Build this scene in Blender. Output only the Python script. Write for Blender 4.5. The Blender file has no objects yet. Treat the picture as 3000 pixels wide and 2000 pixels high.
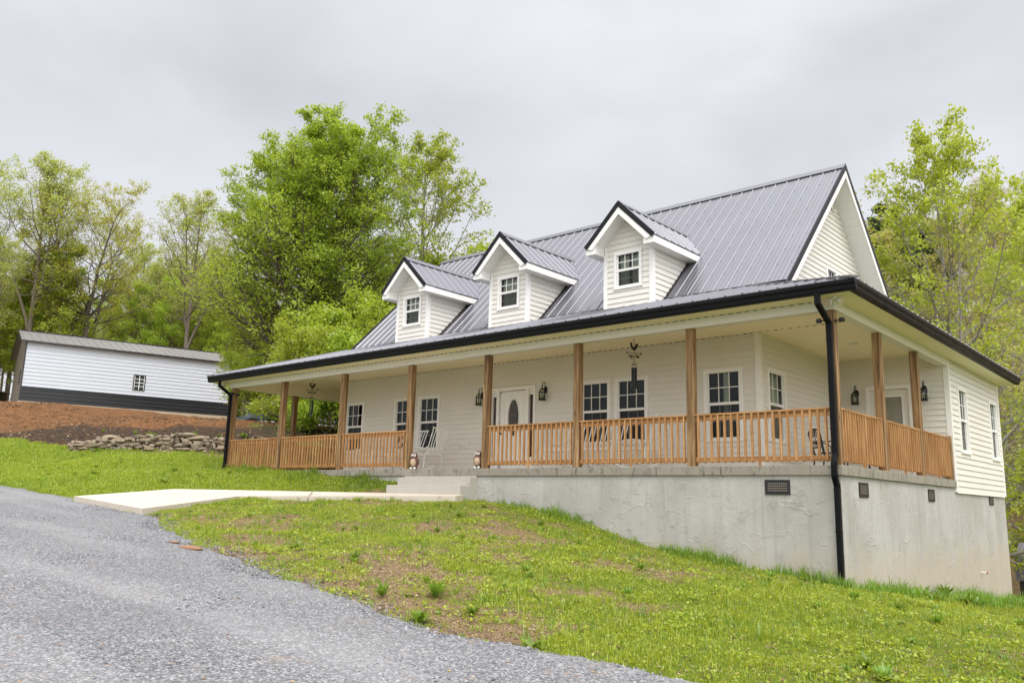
import bpy, math, random
import numpy as np
from mathutils import Vector as V, Matrix
random.seed(7)
rng = np.random.default_rng(11)
SC = bpy.context.scene
COL = SC.collection
R = math.radians

# ------------------------------------------------------------------ object helpers
def tag(o, label=None, cat=None, group=None, kind=None):
    if label: o['label'] = label
    if cat: o['category'] = cat
    if group: o['group'] = group
    if kind: o['kind'] = kind
    return o

def empty(name, loc=(0, 0, 0), label=None, cat=None, group=None):
    o = bpy.data.objects.new(name, None)
    o.empty_display_size = .2
    o.location = loc
    COL.objects.link(o)
    return tag(o, label, cat, group)

def copy_tree(o, parent=None):
    c = o.copy()
    COL.objects.link(c)
    if parent is not None:
        c.parent = parent
    for ch in list(o.children):
        copy_tree(ch, c)
    return c

def rootloc(p):
    while p.parent is not None:
        p = p.parent
    return V(p.location)

def link_mesh(name, me, mats, parent=None, smooth=False):
    for m in (mats if isinstance(mats, (list, tuple)) else [mats]):
        me.materials.append(m)
    o = bpy.data.objects.new(name, me)
    COL.objects.link(o)
    if parent is not None:
        me.transform(Matrix.Translation(-rootloc(parent)))
        o.parent = parent
    if smooth:
        me.polygons.foreach_set('use_smooth', [True] * len(me.polygons))
    return o

class MB:
    def __init__(s):
        s.v = []; s.f = []; s.m = []
    def add(s, vs, fs, mi=0):
        b = len(s.v)
        s.v += [tuple(p) for p in vs]
        for f in fs:
            s.f.append([b + i for i in f]); s.m.append(mi)
    def quad(s, a, b, c, d, mi=0): s.add([a, b, c, d], [(0, 1, 2, 3)], mi)
    def hexa(s, p, mi=0):
        s.add(p, [(3, 2, 1, 0), (4, 5, 6, 7), (0, 1, 5, 4), (1, 2, 6, 5), (2, 3, 7, 6), (3, 0, 4, 7)], mi)
    def box(s, x0, x1, y0, y1, z0, z1, mi=0):
        s.hexa([(x0, y0, z0), (x1, y0, z0), (x1, y1, z0), (x0, y1, z0), (x0, y0, z1), (x1, y0, z1), (x1, y1, z1), (x0, y1, z1)], mi)
    def beam(s, p, q, w, h, side=None, mi=0):
        p = V(p); q = V(q); d = (q - p).normalized()
        a = V(side) if side else (V((0, 0, 1)).cross(d) if abs(d.z) < .95 else V((1, 0, 0)))
        a = (a - d * a.dot(d)).normalized(); b = d.cross(a)
        a = a * w / 2; b = b * h / 2
        s.hexa([p - a - b, p + a - b, p + a + b, p - a + b, q - a - b, q + a - b, q + a + b, q - a + b], mi)
    def fbox(s, O, U, N, u0, u1, n0, n1, z0, z1, mi=0):
        P = lambda u, n, z: O + U * u + N * n + V((0, 0, z))
        s.hexa([P(u0, n0, z0), P(u1, n0, z0), P(u1, n1, z0), P(u0, n1, z0), P(u0, n0, z1), P(u1, n0, z1), P(u1, n1, z1), P(u0, n1, z1)], mi)
    def tube(s, pts, r, n=8, mi=0, cap=True):
        pts = [V(p) for p in pts]
        k = len(pts)
        rr = r if isinstance(r, (list, tuple)) else [r] * k
        b = len(s.v); ref = None
        for i in range(k):
            d = (pts[min(i + 1, k - 1)] - pts[max(i - 1, 0)]).normalized()
            if ref is None:
                ref = V((0, 0, 1)) if abs(d.z) < .9 else V((1, 0, 0))
            a = (ref - d * ref.dot(d))
            if a.length < 1e-4: a = d.orthogonal()
            a.normalize(); ref = a; c = d.cross(a)
            for j in range(n):
                t = 2 * math.pi * j / n
                s.v.append(tuple(pts[i] + (a * math.cos(t) + c * math.sin(t)) * rr[i]))
        for i in range(k - 1):
            for j in range(n):
                s.f.append([b + i * n + j, b + i * n + (j + 1) % n, b + (i + 1) * n + (j + 1) % n, b + (i + 1) * n + j]); s.m.append(mi)
        if cap:
            s.f.append([b + j for j in range(n)][::-1]); s.m.append(mi)
            s.f.append([b + (k - 1) * n + j for j in range(n)]); s.m.append(mi)
    def lathe(s, prof, c=(0, 0, 0), n=16, mi=0, sx=1, sy=1):
        b = len(s.v); c = V(c)
        for (r, z) in prof:
            for j in range(n):
                t = 2 * math.pi * j / n
                s.v.append((c.x + r * sx * math.cos(t), c.y + r * sy * math.sin(t), c.z + z))
        for i in range(len(prof) - 1):
            for j in range(n):
                s.f.append([b + i * n + j, b + i * n + (j + 1) % n, b + (i + 1) * n + (j + 1) % n, b + (i + 1) * n + j]); s.m.append(mi)
        s.f.append([b + j for j in range(n)][::-1]); s.m.append(mi)
        s.f.append([b + (len(prof) - 1) * n + j for j in range(n)]); s.m.append(mi)
    def extrude(s, poly, vec, mi=0):
        n = len(poly); vec = V(vec)
        vs = [V(p) for p in poly] + [V(p) + vec for p in poly]
        fs = [list(range(n))[::-1], list(range(n, 2 * n))]
        for i in range(n):
            fs.append([i, (i + 1) % n, n + (i + 1) % n, n + i])
        s.add(vs, fs, mi)
    def ball(s, c, r, nu=10, nv=6, mi=0, sc=(1, 1, 1)):
        b = len(s.v); c = V(c)
        for i in range(nv + 1):
            ph = math.pi * i / nv
            for j in range(nu):
                t = 2 * math.pi * j / nu
                s.v.append((c.x + r * sc[0] * math.sin(ph) * math.cos(t), c.y + r * sc[1] * math.sin(ph) * math.sin(t), c.z - r * sc[2] * math.cos(ph)))
        for i in range(nv):
            for j in range(nu):
                s.f.append([b + i * nu + j, b + i * nu + (j + 1) % nu, b + (i + 1) * nu + (j + 1) % nu, b + (i + 1) * nu + j]); s.m.append(mi)
    def build(s, name, mats, parent=None, smooth=False, bevel=0):
        me = bpy.data.meshes.new(name)
        me.from_pydata(s.v, [], s.f)
        o = link_mesh(name, me, mats, parent, smooth)
        if isinstance(mats, (list, tuple)) and len(mats) > 1:
            me.polygons.foreach_set('material_index', s.m)
        if bevel:
            b = o.modifiers.new('bev', 'BEVEL'); b.width = bevel; b.segments = 2; b.limit_method = 'ANGLE'
        me.update()
        return o

def np_mesh(name, verts, faces, attrs=None):
    """verts (n,3), faces (m,k) same k"""
    me = bpy.data.meshes.new(name)
    n, (m, k) = len(verts), faces.shape
    me.vertices.add(n); me.vertices.foreach_set('co', np.ascontiguousarray(verts, dtype=np.float32).ravel())
    me.loops.add(m * k); me.loops.foreach_set('vertex_index', np.ascontiguousarray(faces, dtype=np.int32).ravel())
    me.polygons.add(m)
    me.polygons.foreach_set('loop_start', np.arange(0, m * k, k, dtype=np.int32))
    me.polygons.foreach_set('loop_total', np.full(m, k, dtype=np.int32))
    for an, (dom, arr) in (attrs or {}).items():
        if arr.ndim == 1:
            a = me.attributes.new(an, 'FLOAT', dom); a.data.foreach_set('value', arr.astype(np.float32))
        else:
            a = me.attributes.new(an, 'FLOAT_COLOR', dom)
            a.data.foreach_set('color', np.column_stack([arr, np.ones(len(arr))]).astype(np.float32).ravel())
    me.update(calc_edges=True)
    return me

# ------------------------------------------------------------------ materials
class NT:
    def __init__(s, name):
        s.mat = bpy.data.materials.new(name); s.mat.use_nodes = True
        s.t = s.mat.node_tree; s.t.nodes.clear()
        s.out = s.n('ShaderNodeOutputMaterial'); s.b = s.n('ShaderNodeBsdfPrincipled')
        s.l(s.b.outputs[0], s.out.inputs[0])
        s._tc = None
    def n(s, typ, **kw):
        nd = s.t.nodes.new(typ)
        for k, v in kw.items():
            if hasattr(nd, k): setattr(nd, k, v)
        return nd
    def l(s, a, b): s.t.links.new(a, b)
    def obj(s):
        if not s._tc: s._tc = s.n('ShaderNodeTexCoord')
        return s._tc.outputs['Object']
    def pos(s): return s.n('ShaderNodeNewGeometry').outputs['Position']
    def mapped(s, src, scale=(1, 1, 1), rot=(0, 0, 0), loc=(0, 0, 0)):
        m = s.n('ShaderNodeMapping'); s.l(src, m.inputs[0])
        m.inputs['Scale'].default_value = scale; m.inputs['Rotation'].default_value = rot; m.inputs['Location'].default_value = loc
        return m.outputs[0]
    def noise(s, src, scale, detail=4, rough=.55, dist=0):
        t = s.n('ShaderNodeTexNoise'); s.l(src, t.inputs['Vector'])
        t.inputs['Scale'].default_value = scale; t.inputs['Detail'].default_value = detail
        t.inputs['Roughness'].default_value = rough; t.inputs['Distortion'].default_value = dist
        return t.outputs[0]
    def voro(s, src, scale, feature='F1', out='Distance', rand=1):
        t = s.n('ShaderNodeTexVoronoi'); t.feature = feature; s.l(src, t.inputs['Vector'])
        t.inputs['Scale'].default_value = scale; t.inputs['Randomness'].default_value = rand
        return t.outputs[out]
    def ramp(s, src, stops, interp='LINEAR'):
        t = s.n('ShaderNodeValToRGB'); t.color_ramp.interpolation = interp
        e = t.color_ramp.elements
        while len(e) < len(stops): e.new(.5)
        for i, (p, c) in enumerate(stops):
            e[i].position = p; e[i].color = (*c, 1) if len(c) == 3 else c
        s.l(src, t.inputs[0]); return t.outputs[0]
    def g(s, src, stops): return s.ramp(src, [(p, (c, c, c)) for p, c in stops])
    def mix(s, fac, a, b, typ='MIX'):
        t = s.n('ShaderNodeMix'); t.data_type = 'RGBA'; t.blend_type = typ
        for soc, val in ((t.inputs[0], fac), (t.inputs[6], a), (t.inputs[7], b)):
            if hasattr(val, 'is_linked') or isinstance(val, bpy.types.NodeSocket): s.l(val, soc)
            elif isinstance(val, (int, float)): soc.default_value = val
            else: soc.default_value = (*val, 1)
        return t.outputs[2]
    def math(s, op, a, b=0.0, clamp=False):
        t = s.n('ShaderNodeMath'); t.operation = op; t.use_clamp = clamp
        for soc, val in ((t.inputs[0], a), (t.inputs[1], b)):
            if isinstance(val, (int, float)): soc.default_value = val
            else: s.l(val, soc)
        return t.outputs[0]
    def attr(s, name, out='Fac'):
        t = s.n('ShaderNodeAttribute'); t.attribute_name = name; return t.outputs[out]
    def sep(s, src):
        t = s.n('ShaderNodeSeparateXYZ'); s.l(src, t.inputs[0]); return t.outputs
    def bump(s, h, strength=.3, dist=.01, nrm=None):
        t = s.n('ShaderNodeBump'); t.inputs['Strength'].default_value = strength; t.inputs['Distance'].default_value = dist
        s.l(h, t.inputs['Height'])
        if nrm is not None: s.l(nrm, t.inputs['Normal'])
        s.l(t.outputs[0], s.b.inputs['Normal']); return t.outputs[0]
    def set(s, col=None, rough=None, metal=None, spec=None):
        for k, v in (('Base Color', col), ('Roughness', rough), ('Metallic', metal), ('Specular IOR Level', spec)):
            if v is None: continue
            if isinstance(v, bpy.types.NodeSocket): s.l(v, s.b.inputs[k])
            elif isinstance(v, (int, float)): s.b.inputs[k].default_value = v
            else: s.b.inputs[k].default_value = (*v, 1)
        return s

def simple(name, col, rough=.5, metal=0, spec=.5, var=.12, vs=6, bump=0, bs=60):
    t = NT(name)
    n = t.noise(t.obj(), vs, 5)
    c = t.mix(n, tuple(x * (1 - var) for x in col), tuple(min(1, x * (1 + var)) for x in col))
    t.set(c, t.g(n, [(.3, max(0, rough - .06)), (.7, min(1, rough + .06))]), metal, spec)
    if bump: t.bump(t.noise(t.obj(), bs, 4), bump, .004)
    return t.mat

M = {}
M['siding'] = simple('white_vinyl_siding', (.672, .642, .572), .42, var=.04, vs=1.2, bump=.12, bs=25)
M['trim'] = simple('white_trim', (.76, .745, .70), .4, var=.03)
M['black_trim'] = simple('black_metal_trim', (.008, .008, .010), .42, spec=.25, var=.3)
M['gutter'] = simple('black_gutter', (.007, .007, .008), .5, spec=.12, var=.3, vs=3)
M['black_iron'] = simple('black_iron', (.008, .008, .009), .42, spec=.4)
M['white_metal'] = simple('white_painted_metal', (.72, .72, .68), .35, var=.03)
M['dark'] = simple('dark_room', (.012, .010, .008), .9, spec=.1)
M['curtain'] = simple('pale_curtain', (.60, .62, .50), .9, spec=.1)
M['shed_white'] = simple('white_steel_cladding', (.52, .55, .585), .35, var=.03)
M['shed_black'] = simple('black_steel_cladding', (.016, .016, .018), .35)
M['shed_tan'] = simple('taupe_steel_cladding', (.19, .165, .135), .45)
M['shed_roof'] = simple('weathered_grey_steel_roof', (.25, .235, .225), .4, metal=.3)
M['grey_steel'] = simple('blue_grey_steel', (.17, .17, .20), .35, metal=.3)
M['black_plastic'] = simple('black_plastic', (.012, .012, .013), .45)
M['tarp'] = simple('blue_black_tarp', (.03, .04, .06), .3, bump=.5, bs=8)
M['lamp_glass_f'] = simple('frosted_lens', (.55, .42, .30), .3)
M['handle'] = simple('bronze_handle', (.02, .015, .012), .35, metal=.7)
M['red'] = simple('red_valve_wheel', (.45, .02, .02), .5)

def wood(name, c1, c2, c3, streak, knots=True):
    t = NT(name)
    oi = t.n('ShaderNodeObjectInfo')
    v = t.n('ShaderNodeVectorMath'); v.operation = 'ADD'
    t.l(t.obj(), v.inputs[0])
    sc = t.n('ShaderNodeVectorMath'); sc.operation = 'SCALE'; sc.inputs['Scale'].default_value = 17.0
    cmb = t.n('ShaderNodeCombineXYZ')
    for i in range(3): t.l(oi.outputs['Random'], cmb.inputs[i])
    t.l(cmb.outputs[0], sc.inputs[0]); t.l(sc.outputs[0], v.inputs[1])
    p = v.outputs[0]
    g1 = t.noise(t.mapped(p, streak), 1, 6, .6, .6)
    g2 = t.noise(t.mapped(p, tuple(x * 3 for x in streak)), 1, 4, .6, .3)
    big = t.noise(p, 1.1, 3)
    col = t.ramp(g1, [(.32, c1), (.5, c2), (.66, c3)])
    col = t.mix(t.g(g2, [(.35, .55), (.55, 0)]), col, c1)
    col = t.mix(t.g(big, [(.4, 0), (.65, .35)]), col, tuple(x * .6 for x in c2))
    if knots:
        k = t.voro(t.mapped(p, (5, 5, 1.6)), 1.0)
        col = t.mix(t.g(k, [(.05, .85), (.13, 0)]), col, tuple(x * .35 for x in c1))
    t.set(col, .62, spec=.3)
    t.bump(g2, .5, .005)
    return t.mat
M['post'] = wood('treated_post_wood', (.050, .026, .011), (.25, .140, .056), (.46, .30, .15), (19, 19, .75))
M['rail_z'] = wood('stained_baluster_wood', (.24, .11, .036), (.42, .215, .08), (.56, .335, .15), (26, 26, 1.3), False)
M['rail_x'] = wood('stained_handrail_wood', (.24, .11, .036), (.42, .215, .08), (.56, .335, .15), (1.3, 26, 26))
M['rail_y'] = wood('stained_side_handrail_wood', (.24, .11, .036), (.42, .215, .08), (.56, .335, .15), (26, 1.3, 26))

def roof_mat():
    t = NT('charcoal_metal_roof')
    n = t.noise(t.pos(), .7, 4)
    n2 = t.noise(t.pos(), 9, 3)
    t.set(t.mix(n, (.178, .174, .188), (.225, .221, .236)), t.g(n2, [(.3, .27), (.7, .35)]), .7, .5)
    return t.mat
M['roof'] = roof_mat()

def beaded(name, axis, col, step=.1):
    t = NT(name)
    x = t.sep(t.pos())[axis]
    f = t.math('FRACT', t.math('DIVIDE', x, step))
    d = t.math('ABSOLUTE', t.math('SUBTRACT', f, .5))
    h = t.g(d, [(.40, 1), (.46, 0)])
    t.set(t.mix(t.noise(t.pos(), 1.5), tuple(c * .95 for c in col), col), .5)
    t.bump(h, .55, .006)
    return t.mat
CEIL = (.86, .77, .54)  # yellowed to bring warm bounced light into the porch
M['ceil_x'] = beaded('beaded_ceiling_vinyl', 0, CEIL)
M['ceil_y'] = beaded('beaded_soffit_vinyl', 1, CEIL)
M['soffit_y'] = beaded('white_soffit_vinyl', 1, (.78, .77, .72), .15)
M['soffit_z'] = beaded('white_rake_soffit_vinyl', 2, (.78, .77, .72), .15)

def concrete(name, c1, c2, stain, scale=1., bumpk=.3, stainpos=.62):
    t = NT(name)
    a = t.noise(t.pos(), 2.2 * scale, 7, .62)
    b = t.noise(t.mapped(t.pos(), (1, 1, .35)), 5 * scale, 5, .7, 1.2)
    c = t.mix(a, c1, c2)
    c = t.mix(t.g(b, [(stainpos, 0), (stainpos + .13, .75)]), c, stain)
    t.set(c, .85, spec=.25)
    t.bump(t.noise(t.pos(), 45, 6, .7), bumpk, .006)
    return t.mat
M['slab'] = concrete('weathered_slab_concrete', (.20, .18, .145), (.32, .29, .235), (.07, .058, .043), 1.8, .5, .52)
M['steps'] = concrete('pale_step_concrete', (.36, .335, .285), (.44, .41, .36), (.22, .195, .16), 1.2, .3)
M['walk'] = concrete('cream_walkway_concrete', (.44, .385, .31), (.53, .47, .385), (.33, .285, .225), .7, .2, .57)
M['plainconc'] = concrete('tan_footing_concrete', (.36, .29, .20), (.44, .36, .26), (.25, .2, .14))

def stucco():
    t = NT('trowelled_stucco')
    p = t.pos()
    d = t.n('ShaderNodeVectorMath'); d.operation = 'ADD'
    nn = t.n('ShaderNodeTexNoise'); t.l(p, nn.inputs['Vector']); nn.inputs['Scale'].default_value = 1.7; nn.inputs['Detail'].default_value = 2
    t.l(p, d.inputs[0]); t.l(nn.outputs['Color'], d.inputs[1])
    def laps(scale, loc, msk, lo):
        c = t.noise(t.mapped(p, (1, 1, 1.25), loc=loc), scale, 2, .5, .8)
        st = t.g(c, [(.495, 0), (.503, 1), (.53, .25), (.60, 0)])
        return t.math('MULTIPLY', st, t.g(t.noise(t.mapped(p, (1, 1, 1), loc=loc[::-1]), msk, 3), [(lo, 0), (lo + .07, 1)]))
    h = t.math('ADD', laps(1.7, (5, 2, 1), 1.6, .46), t.math('MULTIPLY', laps(3.6, (1, 9, 4), 2.3, .48), .7))
    h = t.math('ADD', h, t.math('MULTIPLY', laps(7.0, (8, 3, 6), 2.1, .52), .4))
    fine = t.noise(p, 14, 6, .65)
    wav = t.noise(p, 2.5, 3)
    h = t.math('ADD', h, t.math('ADD', t.math('MULTIPLY', fine, .35), t.math('MULTIPLY', wav, .6)))
    streak = t.noise(t.mapped(p, (5, 5, .5)), 1, 5, .65)
    col = t.mix(streak, (.345, .328, .295), (.47, .45, .41))
    st2 = t.noise(t.mapped(p, (9, 9, .35), loc=(3, 1, 0)), 1, 4, .6)
    col = t.mix(t.g(st2, [(.56, 0), (.72, .45)]), col, (.24, .225, .195))
    col = t.mix(t.g(t.noise(p, .9, 5), [(.42, 0), (.62, .5)]), col, (.29, .272, .235))
    col = t.mix(t.g(t.noise(t.mapped(p, (1, 1, 1), loc=(9, 3, 5)), 4.5, 6, .7), [(.56, 0), (.66, .35)]), col, (.22, .205, .175))
    # hairline cracks and dirt streaks with a shape of their own
    cr = t.voro(t.mapped(d.outputs[0], (.9, .9, .55), loc=(1.3, 4.1, .2)), 1.0, 'DISTANCE_TO_EDGE')
    crm = t.math('MULTIPLY', t.g(cr, [(0, .55), (.003, .35), (.006, 0)]), t.g(t.noise(p, 1.3, 2), [(.56, 0), (.62, 1)]))
    col = t.mix(crm, col, (.16, .145, .12))
    z = t.sep(p)[2]
    low = t.g(t.math('ADD', t.math('MULTIPLY', z, -.42), t.math('MULTIPLY', t.noise(p, 2.5, 4), .5)), [(.75, 0), (1.2, .75)])
    col = t.mix(low, col, (.42, .36, .27))
    t.set(col, .88, spec=.2)
    t.bump(h, .65, .008)
    return t.mat
M['stucco'] = stucco()

def glass(name, tint=(.75, .78, .76), boost=.0, rough=.01):
    t = NT(name); t.t.nodes.remove(t.b)
    tr = t.n('ShaderNodeBsdfTransparent'); tr.inputs[0].default_value = (*tint, 1)
    gl = t.n('ShaderNodeBsdfGlossy'); gl.inputs['Roughness'].default_value = rough
    gl.inputs['Color'].default_value = (.9, .95, .92, 1)
    fr = t.n('ShaderNodeFresnel'); fr.inputs[0].default_value = 1.42
    mx = t.n('ShaderNodeMixShader')
    t.l(t.math('ADD', fr.outputs[0], boost, True), mx.inputs[0])
    t.l(tr.outputs[0], mx.inputs[1]); t.l(gl.outputs[0], mx.inputs[2]); t.l(mx.outputs[0], t.out.inputs[0])
    return t.mat
M['glass'] = glass('window_glass')
M['screen'] = glass('screened_window_glass', (.42, .42, .42), .0, .25)
M['lantern_glass'] = glass('lantern_glass', (.80, .82, .72), .06)

def leaded():
    t = NT('dark_leaded_glass')
    v = t.voro(t.mapped(t.pos(), (1, 1, .45)), 9, 'DISTANCE_TO_EDGE')
    c = t.mix(t.noise(t.mapped(t.pos(), (6, 6, 2)), 1, 3), (.012, .009, .006), (.06, .04, .02))
    c = t.mix(t.g(v, [(0, .8), (.05, 0)]), c, (.10, .075, .045))
    t.set(c, .2, spec=.5); t.bump(v, .4, .01)
    return t.mat
M['leaded'] = leaded()

def leafmat(name, a, b, trans=.52):
    t = NT(name); t.t.nodes.remove(t.b)
    f = t.attr('tint')
    oi = t.n('ShaderNodeObjectInfo')
    col = t.mix(f, a, b)
    hs = t.n('ShaderNodeHueSaturation'); t.l(col, hs.inputs['Color'])
    t.l(t.math('ADD', t.math('MULTIPLY', oi.outputs['Random'], .03), .488), hs.inputs['Hue'])
    t.l(t.math('ADD', t.math('MULTIPLY', oi.outputs['Random'], .35), .82), hs.inputs['Value'])
    df = t.n('ShaderNodeBsdfDiffuse'); tl = t.n('ShaderNodeBsdfTranslucent'); gl = t.n('ShaderNodeBsdfGlossy')
    gl.inputs['Roughness'].default_value = .45
    t.l(hs.outputs[0], df.inputs[0])
    br = t.mix(.5, hs.outputs[0], tuple(min(1, x * 1.5) for x in b))
    t.l(br, tl.inputs[0])
    m1 = t.n('ShaderNodeMixShader'); m1.inputs[0].default_value = trans
    t.l(df.outputs[0], m1.inputs[1]); t.l(tl.outputs[0], m1.inputs[2])
    m2 = t.n('ShaderNodeMixShader'); m2.inputs[0].default_value = .04
    t.l(m1.outputs[0], m2.inputs[1]); t.l(gl.outputs[0], m2.inputs[2]); t.l(m2.outputs[0], t.out.inputs[0])
    return t.mat

def barkmat(name, a, b):
    t = NT(name)
    n = t.noise(t.mapped(t.pos(), (7, 7, 1.6)), 1, 6, .7, .5)
    t.set(t.mix(n, a, b), .9, spec=.15); t.bump(n, .8, .03)
    return t.mat
M['bark_dark'] = barkmat('dark_bark', (.05, .04, .03), (.18, .15, .12))
M['bark_grey'] = barkmat('pale_grey_bark', (.13, .115, .095), (.36, .33, .29))
M['bark_brown'] = barkmat('brown_twig_bark', (.09, .07, .055), (.28, .23, .185))
M['leaf_maple'] = leafmat('bright_green_leaf', (.16, .235, .013), (.38, .44, .04))
M['leaf_tulip'] = leafmat('yellow_green_leaf', (.21, .26, .015), (.44, .46, .045))
M['leaf_yellow'] = leafmat('young_olive_leaf', (.27, .31, .03), (.50, .49, .06))
M['leaf_sparse'] = leafmat('pale_spring_leaf', (.25, .29, .05), (.46, .50, .09))
M['leaf_lime'] = leafmat('lime_spring_leaf', (.22, .29, .018), (.43, .50, .05))
M['leaf_bud'] = leafmat('brownish_bud_leaf', (.29, .26, .07), (.48, .43, .14))
M['leaf_pine'] = leafmat('dark_pine_needle', (.035, .055, .018), (.11, .14, .045), .2)
M['grass'] = leafmat('grass_blade', (.14, .20, .010), (.40, .43, .035), .45)
M['grass_dark'] = leafmat('tall_dark_grass_blade', (.09, .165, .014), (.26, .37, .03), .42)
M['weed'] = leafmat('weed_leaf', (.085, .155, .014), (.22, .32, .03), .35)
M['straw'] = leafmat('dry_straw', (.26, .18, .09), (.50, .38, .21), .1)

def gravel():
    t = NT('crushed_grey_gravel')
    p = t.pos()
    v1 = t.n('ShaderNodeTexVoronoi'); t.l(p, v1.inputs['Vector']); v1.inputs['Scale'].default_value = 54
    v2 = t.n('ShaderNodeTexVoronoi'); t.l(p, v2.inputs['Vector']); v2.inputs['Scale'].default_value = 120
    tone = t.sep(v1.outputs['Color'])
    c = t.ramp(tone[0], [(.0, (.05, .05, .051)), (.3, (.12, .119, .122)), (.65, (.20, .199, .201)), (1, (.44, .437, .43))])
    c2 = t.ramp(t.sep(v2.outputs['Color'])[1], [(.0, (.04, .04, .041)), (.6, (.175, .174, .177)), (1, (.40, .40, .395))])
    c = t.mix(.38, c, c2)
    gap = t.g(v1.outputs['Distance'], [(.0, 0), (.55, 0), (.82, .65)])
    c = t.mix(gap, c, (.07, .068, .068))
    trk = t.noise(t.mapped(p, (.12, .95, .1), rot=(0, 0, R(14))), 1, 3, .5)
    c = t.mix(t.g(trk, [(.52, 0), (.66, .30)]), c, (.31, .305, .295))
    big = t.noise(p, .45, 4, .6)
    c = t.mix(t.g(big, [(.35, .25), (.5, 0)]), c, (.11, .11, .117))
    c = t.mix(t.g(big, [(.55, 0), (.75, .35)]), c, (.24, .233, .22))
    rust = t.math('MULTIPLY', t.g(t.noise(p, .8, 3), [(.62, 0), (.7, 1)]), t.g(t.noise(p, 11, 5, .7), [(.55, 0), (.66, .5)]))
    c = t.mix(rust, c, (.34, .20, .10))
    odd = t.g(tone[1], [(.985, 0), (.99, .5)])
    c = t.mix(odd, c, (.42, .27, .16))
    t.set(c, .85, spec=.25)
    h = t.math('ADD', t.math('MULTIPLY', v1.outputs['Distance'], -1), t.math('MULTIPLY', v2.outputs['Distance'], -.4))
    h = t.math('ADD', h, t.math('MULTIPLY', tone[2], .8))
    t.bump(h, .65, .008)
    return t.mat
M['gravel'] = gravel()

def ground_mat():
    t = NT('grassy_soil')
    p = t.pos()
    z = t.n('ShaderNodeAttribute'); z.attribute_name = 'zone'
    zs = t.n('ShaderNodeSeparateColor'); t.l(z.outputs['Color'], zs.inputs[0])
    n1 = t.noise(p, 5.0, 6, .65); n2 = t.noise(p, 16, 6, .7); n3 = t.noise(p, 60, 4, .7)
    soil = t.mix(t.g(n2, [(.35, 0), (.65, 1)]), (.085, .05, .026), (.28, .185, .095))
    soil = t.mix(t.g(n3, [(.45, 0), (.68, .8)]), soil, (.40, .31, .19))
    soil = t.mix(t.g(n3, [(.3, .8), (.42, 0)]), soil, (.075, .045, .025))
    turf_shade = t.mix(n3, (.06, .105, .006), (.16, .22, .015))  # green under the blades, darkened to stand for shade between them
    k = t.math('ADD', zs.outputs[2], t.math('MULTIPLY', t.math('SUBTRACT', n1, .5), .7))
    k = t.math('ADD', k, t.math('MULTIPLY', t.math('SUBTRACT', n2, .5), 1.3))
    c = t.mix(t.g(k, [(.40, 0), (.62, .92)]), soil, turf_shade)
    clay = t.mix(t.g(t.noise(p, 2.2, 7, .75), [(.35, 0), (.65, 1)]), (.085, .042, .019), (.235, .105, .042))
    clay = t.mix(t.g(n2, [(.50, 0), (.70, .65)]), clay, (.27, .18, .095))
    clay = t.mix(t.g(n3, [(.30, .6), (.44, 0)]), clay, (.08, .04, .018))
    kc = t.math('ADD', zs.outputs[0], t.math('MULTIPLY', t.math('SUBTRACT', n2, .5), .7))
    c = t.mix(t.g(kc, [(.4, 0), (.6, 1)]), c, clay)
    mul = t.mix(n3, (.012, .010, .009), (.085, .06, .042))
    km = t.math('ADD', zs.outputs[1], t.math('MULTIPLY', t.math('SUBTRACT', n2, .5), 1.2))
    c = t.mix(t.g(km, [(.4, 0), (.62, .93)]), c, mul)
    t.set(c, .95, spec=.1)
    t.bump(t.math('ADD', n2, t.math('MULTIPLY', n3, .6)), .9, .05)
    return t.mat
M['ground'] = ground_mat()

def rockmat(name, a, b, d):
    t = NT(name)
    oi = t.n('ShaderNodeObjectInfo')
    n = t.noise(t.mapped(t.pos(), (1, 1, 3)), 4, 6, .65)
    c = t.mix(n, a, b)
    c = t.mix(t.math('MULTIPLY', oi.outputs['Random'], .7), c, d)
    c = t.mix(t.g(t.noise(t.pos(), 7, 5, .7), [(.50, 0), (.68, .7)]), c, (.07, .052, .036))
    t.set(c, .9, spec=.15); t.bump(t.noise(t.pos(), 12, 6, .7), .6, .03)
    return t.mat
M['rock'] = rockmat('tan_field_stone', (.19, .14, .09), (.40, .31, .21), (.25, .215, .17))

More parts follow.
